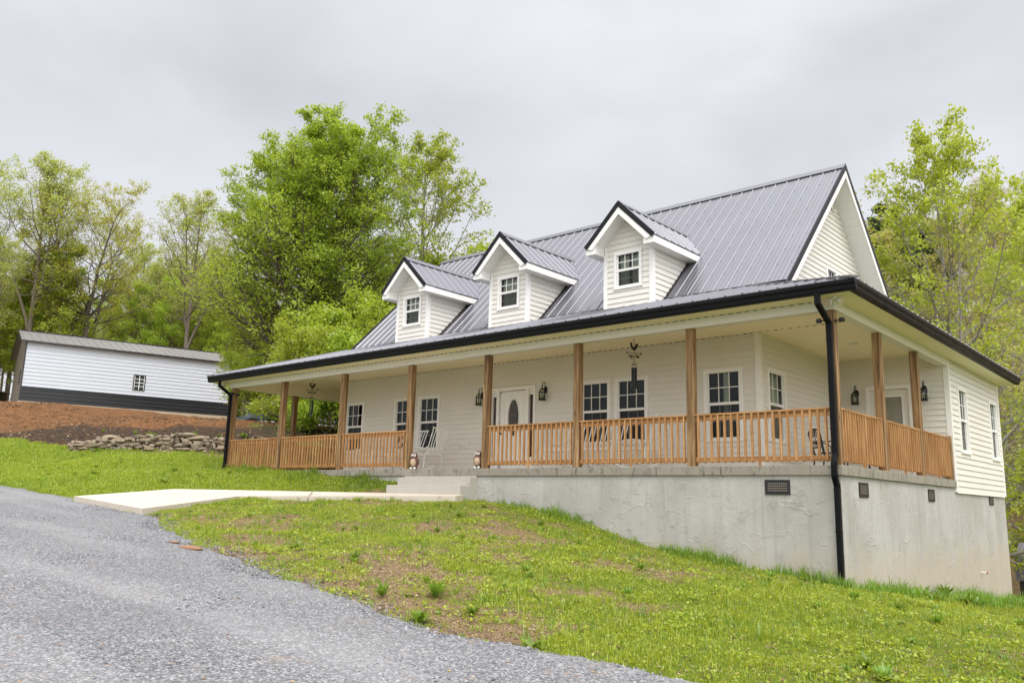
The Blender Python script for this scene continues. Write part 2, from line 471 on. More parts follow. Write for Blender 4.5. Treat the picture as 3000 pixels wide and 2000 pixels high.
# ------------------------------------------------------------------ terrain
DA, DB, DC = -1.626, -.0578, .019
def drive_z(x, y): return DA + DB * x + DC * y
EX = np.array([-60, -45, -30, -25, -19.8, -17.3, -15.1, -14.5, -11.3, -10.6, -8.76, -6.7, -5.85, -4.17, -3.2, -1.95, -.6, .5, 1.6, 3, 8, 12, 25, 60])
EY = np.array([-2., -2.8, -4.3, -4.9, -5.28, -5.25, -5.3, -5.55, -5.55, -5.62, -6.3, -6.95, -7.02, -7.45, -7.55, -7.8, -7.98, -7.84, -7.62, -7.2, -6.3, -5.5, -3, 3])
def edge_y(x):
    return np.interp(x, EX, EY) + .05 * np.sin(x * 2.3) + .03 * np.sin(x * 6.1 + 1)
CP = np.array([
 (-.2, 0, -1.80), (-1.5, 0, -1.65), (-2.4, 0, -1.55), (-3.4, 0, -1.38), (-4.6, 0, -1.09), (-5.4, 0, -.93), (-6.7, 0, -.76), (-7.6, 0, -.70),
 (-9.9, 0, -.30), (-11.5, 0, -.17), (-14, 0, -.05), (-15.2, 0, .0), (-17.9, -.2, .03), (-17.9, 2.5, .15), (-18.3, 6, .5), (-18, 11, .9),
 (-9, 5, -.6), (-3, 5, -1.7), (-14, 6, .0), (-9, 11.5, -1.2), (-3, 11.3, -2.3),
 (.05, 1.8, -1.99), (.05, 5, -2.27), (.05, 8, -2.52), (.05, 11.2, -2.76), (-.2, 14.5, -3.0), (-.5, 17, -3.4), (3, 5, -2.5), (6, 0, -2.45), (6, 10, -3.4), (3, 14, -3.5),
 (3, -4, -2.02), (6, -5, -2.3), (1, -3, -1.78), (0, -5.5, -1.80), (-3, -4.5, -1.42), (-3, -2, -1.38), (-6, -4, -1.18), (-6, -2, -.93), (-8, -4.2, -1.08),
 (-7.3, -1.1, -.72), (-8.6, -1.3, -.74), (-10.6, -1.9, -.78), (-12.7, -2.8, -.82), (-11.6, -4.6, -1.0), (-11.0, -5.4, -1.08), (-9.5, -3.5, -.95),
 (-11.3, -1.0, -.60), (-13, -1.8, -.62), (-15.1, -2.9, -.62), (-14.9, -4.4, -.82), (-13, -.9, -.35), (-15.3, -1.3, -.22), (-17.3, -4.4, -.55), (-17.2, -2.4, -.18),
 (-19.2, -3.2, -.2), (-19.5, -1.5, .1), (-20.5, -4.6, -.3), (-21, -2.3, .25), (-23.5, -4.2, -.02), (-23.9, -2.2, .50), (-21.9, -.6, .58), (-20.2, .9, .52), (-19.2, 2.6, .55),
 (-26, -3.2, .72), (-29, -3.4, .98), (-34, -2.2, 1.5),
 (-24.2, -1.0, 1.08), (-22.3, .6, 1.15), (-20.9, 2.0, 1.1), (-20, 4.2, 1.0), (-20.5, 7.5, 1.5), (-25, 10, 2.3), (-27, 6.5, 2.35), (-28.5, .7, 2.02), (-32, 2.2, 2.4), (-36, 3.7, 2.75), (-30.5, -1.0, 1.6),
 (-41, 1.0, 3.5), (-45, 2.2, 3.85), (-48.8, 3.4, 4.25), (-50.3, 4.7, 4.52), (-47.2, 16.6, 4.15), (-42, 13, 3.75), (-60, 7, 5.0), (-56.5, 19, 5.0), (-45, -6, 2.6), (-60, -10, 3.4),
 (-75, 12, 6.5), (-72, 30, 6.5), (-55, 32, 5.5), (-40, 25, 3.8), (-30, 18, 2.6), (-100, 20, 8.5), (-100, 60, 9), (-70, 60, 7), (-120, -30, 6),
 (-10, 20, -2.0), (-4, 24, -4.6), (2, 24, -5.2), (-2, 34, -4.2), (-12, 36, -.8), (10, 34, -5.5), (-8, 46, 2.5), (6, 48, 1.5), (-20, 50, 4.5),
 (-22, 68, 13.5), (-10, 66, 13.2), (6, 70, 14.5), (-28, 88, 20.5), (-12, 88, 21.5), (10, 90, 24), (-30, 120, 23), (10, 120, 28), (40, 70, 14), (40, 30, -3), (60, 110, 26), (-60, 110, 12),
 (12, -8, -2.6), (25, -5, -3.2), (30, -30, -4), (0, -25, -2.4), (-30, -30, -1), (5, -60, -5), (-60, -60, 0), (70, -40, -6), (70, 10, -4),
 (200, 0, -5), (0, -250, -8), (-250, 0, 10), (150, 250, 30), (-100, 280, 20), (-250, -250, 2), (250, -250, -8)], dtype=float)
def _phi(r2): return np.where(r2 > 1e-9, .5 * r2 * np.log(np.maximum(r2, 1e-9)), 0)
_S = 20.0
def _solve():
    P = CP[:, :2] / _S; n = len(P)
    d2 = ((P[:, None] - P[None]) ** 2).sum(-1)
    A = np.zeros((n + 3, n + 3)); A[:n, :n] = _phi(d2) + np.eye(n) * 4e-4
    A[:n, n] = 1; A[:n, n + 1:] = P; A[n, :n] = 1; A[n + 1:, :n] = P.T
    return P, np.linalg.solve(A, np.concatenate([CP[:, 2], [0, 0, 0]]))
_P, _W = _solve()
WALK = np.array([(-7.45, -.86), (-12.9, -2.5), (-11.26, -5.5), (-14.5, -5.5), (-15.0, -3.0), (-9.9, -.58), (-7.5, -.58)])
WALKZ = [-.592, -.707, -.983, -.796, -.575, -.552, -.562]
def in_poly(x, y, poly):
    x = np.asarray(x); y = np.asarray(y); inside = np.zeros(x.shape, bool); n = len(poly)
    for i in range(n):
        x0, y0 = poly[i]; x1, y1 = poly[(i + 1) % n]
        c = ((y0 > y) != (y1 > y)) & (x < (x1 - x0) * (y - y0) / (y1 - y0 + 1e-12) + x0)
        inside ^= c
    return inside
def smooth(a, b, x):
    t = np.clip((x - a) / (b - a), 0, 1); return t * t * (3 - 2 * t)
_vg = np.random.default_rng(99).uniform(0, 1, (128, 128))
def vnoise(x, y, sc, ox=0.):
    u = np.asarray(x) / sc + 37.3 + ox; v = np.asarray(y) / sc + 51.7 - ox
    i = np.floor(u).astype(int); j = np.floor(v).astype(int); a = u - i; b = v - j; a = a * a * (3 - 2 * a); b = b * b * (3 - 2 * b)
    g = lambda p, q: _vg[p % 128, q % 128]
    return (g(i, j) * (1 - a) + g(i + 1, j) * a) * (1 - b) + (g(i, j + 1) * (1 - a) + g(i + 1, j + 1) * a) * b
def fnoise(x, y, sc, ox=0.):
    return .5 * vnoise(x, y, sc, ox) + .3 * vnoise(x, y, sc * .43, ox + 3.1) + .2 * vnoise(x, y, sc * .19, ox + 7.7)
def seg_side(x, y):   # >0 uphill of the stone wall / lawn edge line
    ly = np.interp(x, [-60, -34, -29, -26, -24.2, -21.9, -20.4, -19.3], [-9, -4.0, -3.1, -2.55, -1.75, -.15, 1.3, 3.2])
    return y - ly
def terr(x, y, detail=True):
    x = np.atleast_1d(np.asarray(x, float)); y = np.atleast_1d(np.asarray(y, float)); sh = x.shape
    q = np.column_stack([x.ravel(), y.ravel()]) / _S
    z = np.empty(len(q)); n = len(_P)
    for i in range(0, len(q), 20000):
        d2 = ((q[i:i + 20000, None] - _P[None]) ** 2).sum(-1)
        z[i:i + 20000] = _phi(d2) @ _W[:n] + _W[n] + q[i:i + 20000] @ _W[n + 1:]
    z = z.reshape(sh)
    if detail:
        z = z + .018 * np.sin(x * 2.1 + 1.3 * np.sin(y * 1.7)) * np.cos(y * 2.6 + np.sin(x * 1.3)) + .012 * np.sin(x * 5.3 + y * 3.1) * np.sin(y * 6.1 - x * 1.9)
    if detail:
        bk = (x < -18.9) & (x > -47.5) & (y < 24)
        z = z + np.where(bk, .30 * (fnoise(x, y, 1.5, 6.) - .5) * smooth(.3, 1.5, seg_side(x, y)) * smooth(-47.5, -43, x), 0)
    sd = edge_y(x) - y
    w = smooth(-.45, .35, sd)
    dz = drive_z(x, y) - .05
    z = z * (1 - w) + dz * w
    # keep the soil below the floor inside the house
    ins = (x > -17.8) & (x < 0) & (y > .05) & (y < 11)
    z = np.where(ins, np.minimum(z, -.4), z)
    wi = in_poly(x, y, WALK)
    zw = np.interp(y, [-5.5, -3, -.6], [-1.12, -.86, -.72])
    z = np.where(wi, np.minimum(z, zw), z)
    return z

def axis(lo, a, b, hi, fine, n):
    mid = np.arange(a, b, fine)
    g = np.geomspace(fine, 1, n)
    left = a - np.cumsum(np.geomspace(fine, 1, n) * 1.0)
    def grow(start, end, sgn):
        out = []; p = start; st = fine
        while (p - end) * sgn < 0:
            st *= 1.17; p += sgn * st; out.append(p)
        return out
    return np.array(sorted(grow(a, lo, -1) + list(mid) + grow(b, hi, 1)))
gx = axis(-420, -31, 4, 420, .16, 60); gy = axis(-420, -9, 16, 460, .16, 60)
X, Y = np.meshgrid(gx, gy); Zg = terr(X, Y)
nx, ny = len(gx), len(gy)
idx = np.arange(nx * ny).reshape(ny, nx)
F = np.stack([idx[:-1, :-1], idx[:-1, 1:], idx[1:, 1:], idx[1:, :-1]], -1).reshape(-1, 4)
# zones: clay bank, dark mulch, lushness of the grass
def zones(x, y):
    s = seg_side(x, y)
    left = smooth(-18.9, -19.6, -(-x)) if False else (x < -18.8)
    clay = np.where((x < -18.6) & (x > -47.5), smooth(-.25, .25, s), 0.)
    clay = clay * (1 - smooth(22, 30, y)) * (1 - .85 * smooth(-25.5, -21, x) * smooth(2.2, 4.2, y))
    m = np.exp(-(((s - 1.35) / 1.25) ** 2)) * smooth(-30, -27, x) * (1 - smooth(-22.5, -19.5, x)) * 1.15
    m = m + .75 * smooth(-25, -21, x) * (s > 0) * (x < -18.6) * (1 - smooth(7, 11, s))
    m = m + .9 * np.exp(-(((s - .5) / .55) ** 2)) * smooth(-35, -30, x) * (1 - smooth(-26, -24, x))
    m = m * np.clip(1.6 * fnoise(x, y, 1.3, 4.) + .15, 0, 1.3)
    lush = np.full(x.shape, .62)
    de = y - edge_y(x)
    # thin, strawy strip next to the gravel in the right-hand bank
    thin = (1 - smooth(.3, 3.4, de)) * smooth(-12.5, -9.5, x)
    thin = thin * (.45 + .85 * smooth(-5.5, -1.5, x))
    lush = lush - .36 * thin + .10 * (x < -12)
    lush = lush + np.where(x > -12.5, 1.6, .6) * (fnoise(x, y, .9) - .53)
    lush = lush + .35 * (1 - smooth(.1, 1.1, -y)) * (x > -12) * (y < .5)
    lush = np.where((x < -12) & (y > -5.6), lush + .22, lush)
    lush = np.where((x > 0), np.maximum(lush, .95 - .32 * smooth(.2, 2.6, x - .05) * (y < 4)), lush)
    # worn strip in front of the stone wall
    worn = np.exp(-(((s + .55) / .5) ** 2)) * (x < -18.8) * (x > -24)
    lush = lush - .35 * worn
    lush = np.where((y > 18) | (x < -47.5), .30, lush)
    return np.clip(clay, 0, 1), np.clip(m, 0, 1), np.clip(lush, 0, 1)
zc, zm, zl = zones(X.ravel(), Y.ravel())
gme = np_mesh('ground', np.column_stack([X.ravel(), Y.ravel(), Zg.ravel()]), F, {'zone': ('POINT', np.column_stack([zc, zm, zl]))})
ground = link_mesh('ground', gme, M['ground'], smooth=True)
tag(ground, kind='structure')

# gravel driveway: a sheet following its wavering edge
sx = np.arange(-46, 24, .12)
tt = np.array([0, .03, .07, .12, .2, .35, .6, 1, 1.5, 2, 2.6, 3.3, 4, 5, 6, 7.5, 9, 11, 14])
jit = .035 * rng.standard_normal(len(sx))
DX = np.repeat(sx[:, None], len(tt), 1); DY = (edge_y(sx) + .10 + jit)[:, None] - tt[None]
DZ = drive_z(DX, DY) + np.interp(tt, [0, .07, .2, .5], [-.045, -.015, .004, .012])[None] + .008 * np.sin(DX * 1.9) * np.sin(DY * 2.3)
di = np.arange(DX.size).reshape(DX.shape)
DF = np.stack([di[:-1, :-1], di[:-1, 1:], di[1:, 1:], di[1:, :-1]], -1).reshape(-1, 4)
dme = np_mesh('driveway', np.column_stack([DX.ravel(), DY.ravel(), DZ.ravel()]), DF)
driveway = link_mesh('driveway', dme, M['gravel'], smooth=True); tag(driveway, kind='structure')

# loose stones lying on the gravel (too many to count)
def chips(n, xy, zf, smin, smax, flat=.6):
    x, y = xy[:, 0], xy[:, 1]
    s = smin + (smax - smin) * rng.beta(1.2, 3.2, n)
    base = np.array([(1, 0, -.2), (-.4, .9, -.25), (-.6, -.8, -.2), (.1, .05, .75), (.55, .6, .35), (-.6, .1, .45), (.35, -.6, .4)])
    fac = np.array([(0, 1, 4), (1, 5, 4), (1, 2, 5), (2, 6, 5), (2, 0, 6), (0, 4, 6), (4, 5, 3), (5, 6, 3), (6, 4, 3)])
    a = rng.uniform(0, 6.283, n); ca, sa = np.cos(a), np.sin(a)
    b = base[None] * rng.uniform(.6, 1.3, (n, 7, 3))
    b[:, :, 2] *= flat
    vx = (b[:, :, 0] * ca[:, None] - b[:, :, 1] * sa[:, None]) * s[:, None] + x[:, None]
    vy = (b[:, :, 0] * sa[:, None] + b[:, :, 1] * ca[:, None]) * s[:, None] + y[:, None]
    vz = b[:, :, 2] * s[:, None] + zf(x, y)[:, None]
    f = (fac[None] + (np.arange(n) * 7)[:, None, None]).reshape(-1, 3)
    return np.stack([vx, vy, vz], -1).reshape(-1, 3), f
def stone_tint(name, stops):
    t = NT(name)
    t.set(t.ramp(t.attr('tint'), stops), .85, spec=.2); return t.mat
n = 60000
u = rng.uniform(0, 1, (n, 2))
px = -15 + 19 * u[:, 0] ** .8; py = edge_y(px) + .12 - (u[:, 1] ** 1.1) * 5.6
v_, f_ = chips(n, np.column_stack([px, py]), lambda x, y: drive_z(x, y) + .006 - .03 * (y > edge_y(x) - .05), .007, .027)
tint = np.repeat(rng.uniform(0, 1, n), 9)
lst = link_mesh('loose_gravel', np_mesh('loose_gravel', v_, f_, {'tint': ('FACE', tint)}),
                stone_tint('gravel_chip', [(0, (.06, .06, .064)), (.35, (.14, .14, .146)), (.75, (.215, .215, .22)), (.97, (.37, .37, .365)), (1, (.30, .19, .11))]))
tag(lst, 'loose grey stone chips over the gravel driveway', 'gravel', kind='stuff')

n = 5000
px = rng.uniform(-14, 4, n); py = edge_y(px) + .08 + np.abs(rng.normal(0, .16, n))
v_, f_ = chips(n, np.column_stack([px, py]), lambda x, y: terr(x, y) + .004, .007, .026)
o = link_mesh('loose_gravel', np_mesh('scattered_gravel', v_, f_, {'tint': ('FACE', np.repeat(rng.uniform(0, 1, n), 9))}), lst.data.materials[0]); tag(o, 'grey stone chips kicked from the driveway into the grass edge', 'gravel', kind='stuff')

# rubble and bark litter on the clay bank
n = 13000
px = rng.uniform(-46, -18.9, n); py = np.interp(px, [-60, -34, -29, -26, -24.2, -21.9, -20.4, -19.3], [-9, -4.0, -3.1, -2.55, -1.75, -.15, 1.3, 3.2]) + rng.uniform(0, 1, n) ** 1.2 * 9
v_, f_ = chips(n, np.column_stack([px, py]), lambda x, y: terr(x, y) + .005, .012, .085 * 1.0, .45)
rub = link_mesh('rubble', np_mesh('rubble', v_, f_, {'tint': ('FACE', np.repeat(rng.uniform(0, 1, n), 9))}),
                stone_tint('rubble_chip', [(0, (.02, .014, .010)), (.35, (.10, .052, .024)), (.7, (.21, .115, .05)), (.93, (.27, .18, .10)), (1, (.48, .39, .27))]))
tag(rub, 'broken stones and bark litter on the orange clay bank', 'rubble', kind='stuff')

# concrete walkway
def walkway():
    m = MB()
    top = [V((x, y, z)) for (x, y), z in zip(WALK, WALKZ)]
    m.add(top + [p - V((0, 0, .16)) for p in top], [(1, 0, 5), (0, 6, 5), (1, 5, 4), (1, 4, 3), (1, 3, 2)] + [(i, (i + 1) % 7, 7 + (i + 1) % 7, 7 + i) for i in range(7)])
    for (a, b) in (((-12.9, -2.5, -.707), (-15.0, -3.0, -.575)), ((-11.0, -1.926, -.658), (-11.6, -1.39, -.562))):
        m.beam(V(a) + V((0, 0, -.006)), V(b) + V((0, 0, -.006)), .014, .018, mi=1)
    o = m.build('walkway', [M['walk'], M['steps']])
    tag(o, kind='structure')
walkway()

# ------------------------------------------------------------------ house
PX = [-17.79, -15.18, -12.49, -9.905, -7.445, -5.01, -2.508, 0.0]
SY = [2.169, 4.35, 6.45]
LY = [2.12, 4.3, 6.45]
WY = 2.34; GX = -2.3; LX = -15.5; RX = .075; BY = 11.15; CZ = 2.76; DY_ = 6.5
ez = V((0, 0, 1))
H = empty('house', (-8, 4, 0), 'white sided house with a grey metal roof, three dormers and a wraparound porch', 'house')

def siding(m, O, U, N, z0, z1, ur, openings=(), e=.127):
    O = V(O); U = V(U); N = V(N)
    k = 0
    while z0 + k * e < z1 - 1e-4:
        zb = z0 + k * e; zt = min(zb + e, z1); k += 1
        cuts = {zb, zt}
        for (a, b, c, d) in openings:
            for q in (c, d):
                if zb + 1e-4 < q < zt - 1e-4: cuts.add(q)
        cuts = sorted(cuts)
        out = lambda z: .020 - .018 * (z - zb) / e
        for i in range(len(cuts) - 1):
            a, b = cuts[i], cuts[i + 1]; mid = (a + b) / 2
            la, ra = ur(a); lb, rb = ur(b)
            if ra - la < .01 and rb - lb < .01: continue
            ops = sorted((p, q) for (p, q, c, d) in openings if c < mid < d)
            eds = [(la, lb)]
            for p, q in ops: eds += [(p, p), (q, q)]
            eds.append((ra, rb))
            P = lambda u, z, o: O + U * u + ez * z + N * o
            for j in range(0, len(eds), 2):
                (l0, l1), (r0, r1) = eds[j], eds[j + 1]
                if r0 - l0 < .002 and r1 - l1 < .002: continue
                m.quad(P(l0, a, out(a)), P(r0, a, out(a)), P(r1, b, out(b)), P(l1, b, out(b)))
                if i == 0:
                    m.quad(P(l0, a, .001), P(r0, a, .001), P(r0, a, out(a)), P(l0, a, out(a)))

def window(parent, O, U, N, u, z0=.70, z1=2.01, zm=1.38, w=.70, cas=.085, name='window', curtain=None, grid_rows=2, deep=.5):
    """double-hung window; O at u=0,z=0 on the wall plane"""
    O = V(O); U = V(U); N = V(N)
    a, b = u - w / 2, u + w / 2
    f = MB()
    fb = lambda *k: f.fbox(O, U, N, *k)
    # casing: butted pieces
    fb(a - cas, a, -.02, .034, z0 - .05, z1 + .0)
    fb(b, b + cas, -.02, .034, z0 - .05, z1 + .0)
    fb(a - cas, b + cas, -.02, .036, z1, z1 + cas)
    fb(a - cas - .012, b + cas + .012, -.02, .046, z0 - .09, z0 - .05)
    # sash rails
    fb(a, b, -.03, .004, z0 - .05, z0)
    fb(a, b, -.028, .006, zm - .028, zm + .028)
    fb(a, a + .022, -.045, -.004, z0, zm - .028); fb(b - .022, b, -.045, -.004, z0, zm - .028)
    fb(a, a + .022, -.026, .002, zm + .028, z1); fb(b - .022, b, -.026, .002, zm + .028, z1)
    if parent is H:
        wroot = f.build(name, M['trim'], H); par = wroot; nm = 'muntin_grid', 'upper_pane', 'lower_pane', 'dark_room'
    else:
        f.build('window_frame', M['trim'], parent); par = parent; nm = 'muntin_grid', 'upper_pane', 'lower_pane', 'dark_room'
    g = MB()
    for i in (1, 2):
        uu = a + w * i / 3
        g.fbox(O, U, N, uu - .009, uu + .009, -.022, -.010, zm + .028, z1)
        g.fbox(O, U, N, uu - .009, uu + .009, -.055, -.047, z0, zm - .028)
    zz = (zm + .028 + z1) / 2
    for i in range(3):
        g.fbox(O, U, N, a + w * i / 3 + .009, a + w * (i + 1) / 3 - .009, -.021, -.011, zz - .009, zz + .009)
    zz = (zm - .028 + z0) / 2
    for i in range(3):
        g.fbox(O, U, N, a + w * i / 3 + .009, a + w * (i + 1) / 3 - .009, -.054, -.048, zz - .009, zz + .009)
    g.build(nm[0], M['trim'], par)
    P = lambda u, n, z: O + U * u + N * n + ez * z
    p = MB(); p.quad(P(a, -.026, zm), P(b, -.026, zm), P(b, -.026, z1), P(a, -.026, z1)); p.build(nm[1], M['glass'], par)
    p = MB(); p.quad(P(a, -.040, z0), P(b, -.040, z0), P(b, -.040, zm), P(a, -.040, zm)); p.build(nm[2], M['screen'], par)
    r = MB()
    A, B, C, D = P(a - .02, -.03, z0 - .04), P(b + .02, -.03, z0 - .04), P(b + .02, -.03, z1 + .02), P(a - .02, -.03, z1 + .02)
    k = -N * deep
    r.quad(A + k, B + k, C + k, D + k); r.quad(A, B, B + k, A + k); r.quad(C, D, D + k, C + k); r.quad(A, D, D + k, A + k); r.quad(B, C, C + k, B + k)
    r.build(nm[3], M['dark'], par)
    if curtain:
        c = MB()
        for (c0, c1) in curtain:
            ns = max(4, int((c1 - c0) * w / .02)); pr = None
            for i in range(ns + 1):
                uu = a + w * (c0 + (c1 - c0) * i / ns); o = -.13 + .018 * math.sin(i * 1.25)
                q = (P(uu, o, z0 - .03), P(uu, o, z1 + .01))
                if pr: c.quad(pr[0], q[0], q[1], pr[1])
                pr = q
        c.build('curtain', M['curtain'], par, smooth=True)
    return par

FO = (0, WY, 0); FU = (1, 0, 0); FN = (0, -1, 0)        # front wall frame
front_win = [-14.98, -12.78, -11.785, -6.275, -5.295, -3.085]
ops = [(c - .40, c + .40, .64, 2.06) for c in front_win] + [(-9.46, -8.04, 0.0, 2.10)]
m = MB(); siding(m, FO, FU, FN, 0.0, CZ, lambda z: (LX, GX), ops); m.build('front_wall', M['siding'], H)
SO = (GX, 0, 0); SU = (0, 1, 0); SN = (1, 0, 0)
m = MB(); siding(m, SO, SU, SN, 0.0, CZ, lambda z: (WY, DY_), [(3.07 - .40, 3.07 + .40, .64, 2.06)]); m.build('side_wall', M['siding'], H)
m = MB(); siding(m, (0, DY_, 0), FU, FN, 0.0, CZ, lambda z: (GX, RX), [(-1.64, -.69, 0, 2.08)]); m.build('recessed_wall', M['siding'], H)
RO = (RX, 0, 0)
roomwin = [(7.505, .62), (10.45, .62)]
m = MB(); siding(m, RO, SU, SN, -.24, 2.60, lambda z: (DY_, BY), [(c - .36, c + .36, .64, 2.06) for c, w in roomwin]); m.build('end_room_wall', M['siding'], H)
m = MB(); siding(m, SO, SU, SN, 3.55, 7.45, lambda z: (6.49 - (7.45 - z), 6.49 + (7.45 - z)), [(6.44 - .32, 6.44 + .32, 3.9, 5.02), (7.09 - .30, 7.09 + .30, 3.9, 5.02)]); m.build('gable_wall', M['siding'], H)
m = MB(); siding(m, (0, BY, 0), (-1, 0, 0), (0, 1, 0), -.24, 3.4, lambda z: (-RX if z < 2.62 else 2.32, -LX)); m.build('back_wall', M['siding'], H)
m = MB(); siding(m, (LX, 0, 0), (0, -1, 0), (-1, 0, 0), 0, 3.4, lambda z: (-BY, -WY)); m.build('far_wall', M['siding'], H)
m = MB(); siding(m, (LX, 0, 0), (0, -1, 0), (-1, 0, 0), 3.4, 7.45, lambda z: (-6.49 - (7.45 - z), -6.49 + (7.45 - z))); m.build('far_gable_wall', M['siding'], H)
cb = MB()
def corner(x, y, z0, z1, sx_, sy_):
    cb.box(min(x, x - .085 * sx_), max(x, x - .085 * sx_), min(y, y + .024 * sy_), max(y, y + .024 * sy_), z0, z1)
    cb.box(min(x, x + .024 * sx_), max(x, x + .024 * sx_), min(y + .024 * sy_, y - .085 * sy_), max(y + .024 * sy_, y - .085 * sy_), z0, z1)
for a in [(GX, WY, 0, CZ - .002, 1, -1), (RX, DY_, -.245, 2.595, 1, -1), (RX, BY, -.245, 2.595, 1, 1), (LX, WY, 0, CZ - .002, -1, -1)]:
    cb = MB(); corner(*a); cb.build('corner_board', M['trim'], H)
cb = MB(); cb.box(GX + .017, GX + .05, DY_ - .045, DY_ - .017, 0, CZ - .003); cb.build('corner_board', M['trim'], H)
m = MB(); m.box(RX - .005, RX + .02, DY_ + .1, BY - .1, -.262, -.24); m.build('starter_strip', M['trim'], H)

for i, c in enumerate(front_win):
    window(H, FO, FU, FN, c, curtain=[(.40, .56)] if i == 5 else None)
window(H, SO, SU, SN, 3.07, curtain=[(.02, .98)])
for c, w in roomwin: window(H, RO, SU, SN, c, w=w, zm=1.355, cas=.075)
for c, w in ((6.44, .52), (7.09, .48)): window(H, SO, SU, SN, c, z0=3.95, z1=4.96, zm=4.42, w=w, cas=.07)

# front door with sidelights
d = MB()
for a in ((-9.48, -9.42), (-9.28, -9.20), (-8.32, -8.226), (-8.093, -8.02)):
    d.fbox(V(FO), V(FU), V(FN), a[0], a[1], -.05, .05 if a[0] in (-9.28, -8.32) else .035, .0, 2.03)
d.fbox(V(FO), V(FU), V(FN), -9.48, -8.02, -.05, .055, 2.03, 2.115)
for a in ((-9.42, -9.28), (-8.226, -8.093)):
    d.fbox(V(FO), V(FU), V(FN), a[0], a[1], -.05, .012, .0, .39); d.fbox(V(FO), V(FU), V(FN), a[0], a[1], -.05, .012, 1.90, 2.03)
fd = d.build('door_frame', M['trim'], H)
for a in ((-9.42, -9.28), (-8.226, -8.093)):
    p = MB(); p.fbox(V(FO), V(FU), V(FN), a[0], a[1], -.04, -.02, .39, 1.90); p.build('sidelight_pane', M['leaded'], fd)
p = MB(); p.fbox(V(FO), V(FU), V(FN), -9.2, -8.32, -.06, .0, 0, .03); p.build('threshold', M['handle'], fd)
dc = -8.75
# door leaf with an oval cut into it
m = MB()
def ov(t, a=.17, b=.445): return (dc + a * math.cos(t), 1.36 + b * math.sin(t))
nn = 48; y0 = WY + .006
rect = []
for i in range(nn):
    t = 2 * math.pi * i / nn; c, s_ = math.cos(t), math.sin(t)
    k = min(.435 / abs(c) if abs(c) > 1e-6 else 9, (.655 if s_ > 0 else 1.32) / abs(s_) if abs(s_) > 1e-6 else 9)
    rect.append((dc + k * c, 1.36 + k * s_))
for i in range(nn):
    j = (i + 1) % nn
    a, b = ov(2 * math.pi * i / nn, .22, .50), ov(2 * math.pi * j / nn, .22, .50)
    m.quad((rect[i][0], y0, rect[i][1]), (rect[j][0], y0, rect[j][1]), (b[0], y0, b[1]), (a[0], y0, a[1]))
m.fbox(V(FO), V(FU), V(FN), dc - .435, dc + .435, -.05, -.045, .03, 2.03)
door = m.build('front_door', M['trim'], H)
m = MB()
rings = [(.22, .50, y0), (.215, .495, y0 - .018), (.185, .46, y0 - .018), (.17, .445, y0 + .01)]
for k in range(3):
    for i in range(nn):
        q = []
        for (kk, ii) in ((k, i), (k, (i + 1) % nn), (k + 1, (i + 1) % nn), (k + 1, i)):
            a, b, y = rings[kk]; x, z = ov(2 * math.pi * ii / nn, a, b); q.append((x, y, z))
        m.quad(*q)
m.build('oval_moulding', M['trim'], door, smooth=True)
m = MB(); m.add([(*ov(2 * math.pi * i / nn, .172, .447)[:1], y0 + .008, ov(2 * math.pi * i / nn, .172, .447)[1]) for i in range(nn)], [list(range(nn))]); m.build('oval_pane', M['leaded'], door)
m = MB()
for (u0, u1, z0, z1) in ((-.33, .33, 1.90, 1.93), (-.33, -.30, .25, 1.90), (.30, .33, .25, 1.90), (-.30, .30, .25, .28)):
    m.box(dc + u0, dc + u1, y0 - .008, y0 - .0005, z0, z1)
m.build('panel_moulding', M['trim'], door)
m = MB(); m.lathe([(.03, 0), (.03, .01), (.012, .015), (.012, .05), (.03, .06), (.033, .08), (.02, .095), (.0, .097)], (0, 0, 0), 12)
m.v = [(dc - .38 + x, y0 - z, .98 + y) for x, y, z in m.v]; m.build('door_knob', M['handle'], door, smooth=True)
m = MB(); m.lathe([(.028, 0), (.028, .02), (.0, .022)], (0, 0, 0), 12); m.v = [(dc - .38 + x, y0 - z, 1.12 + y) for x, y, z in m.v]; m.build('deadbolt', M['handle'], door)

# side door with a half-lite
m = MB()
DO = V((0, DY_, 0)); U_ = V(FU); N_ = V(FN)
for a in ((-1.66, -1.575, .03), (-.745, -.66, .03)): m.fbox(DO, U_, N_, a[0], a[1], -.05, a[2], 0, 2.02)
m.fbox(DO, U_, N_, -1.66, -.66, -.05, .034, 2.02, 2.10)
sf = m.build('side_door_frame', M['trim'], H)
m = MB()
m.fbox(DO, U_, N_, -1.57, -1.43, -.045, -.012, .02, 2.01); m.fbox(DO, U_, N_, -.885, -.75, -.045, -.012, .02, 2.01)
m.fbox(DO, U_, N_, -1.43, -.885, -.045, -.012, 1.87, 2.01); m.fbox(DO, U_, N_, -1.43, -.885, -.045, -.012, .02, .42)
sd_ = m.build('side_door', M['siding'], H)
m = MB()
for a in ((-1.455, -1.42, .42, 1.88), (-.895, -.86, .42, 1.88)): m.fbox(DO, U_, N_, a[0], a[1], -.012, .006, a[2], a[3])
m.fbox(DO, U_, N_, -1.42, -.895, -.012, .006, 1.845, 1.88); m.fbox(DO, U_, N_, -1.42, -.895, -.012, .006, .42, .455)
m.build('glazing_frame', M['trim'], sd_)
m = MB(); m.fbox(DO, U_, N_, -1.42, -.895, -.03, -.024, .455, 1.845)
blind = NT('greenish_blind_glass'); blind.set((.23, .22, .165), .12, spec=.6); m.build('blind_pane', blind.mat, sd_)

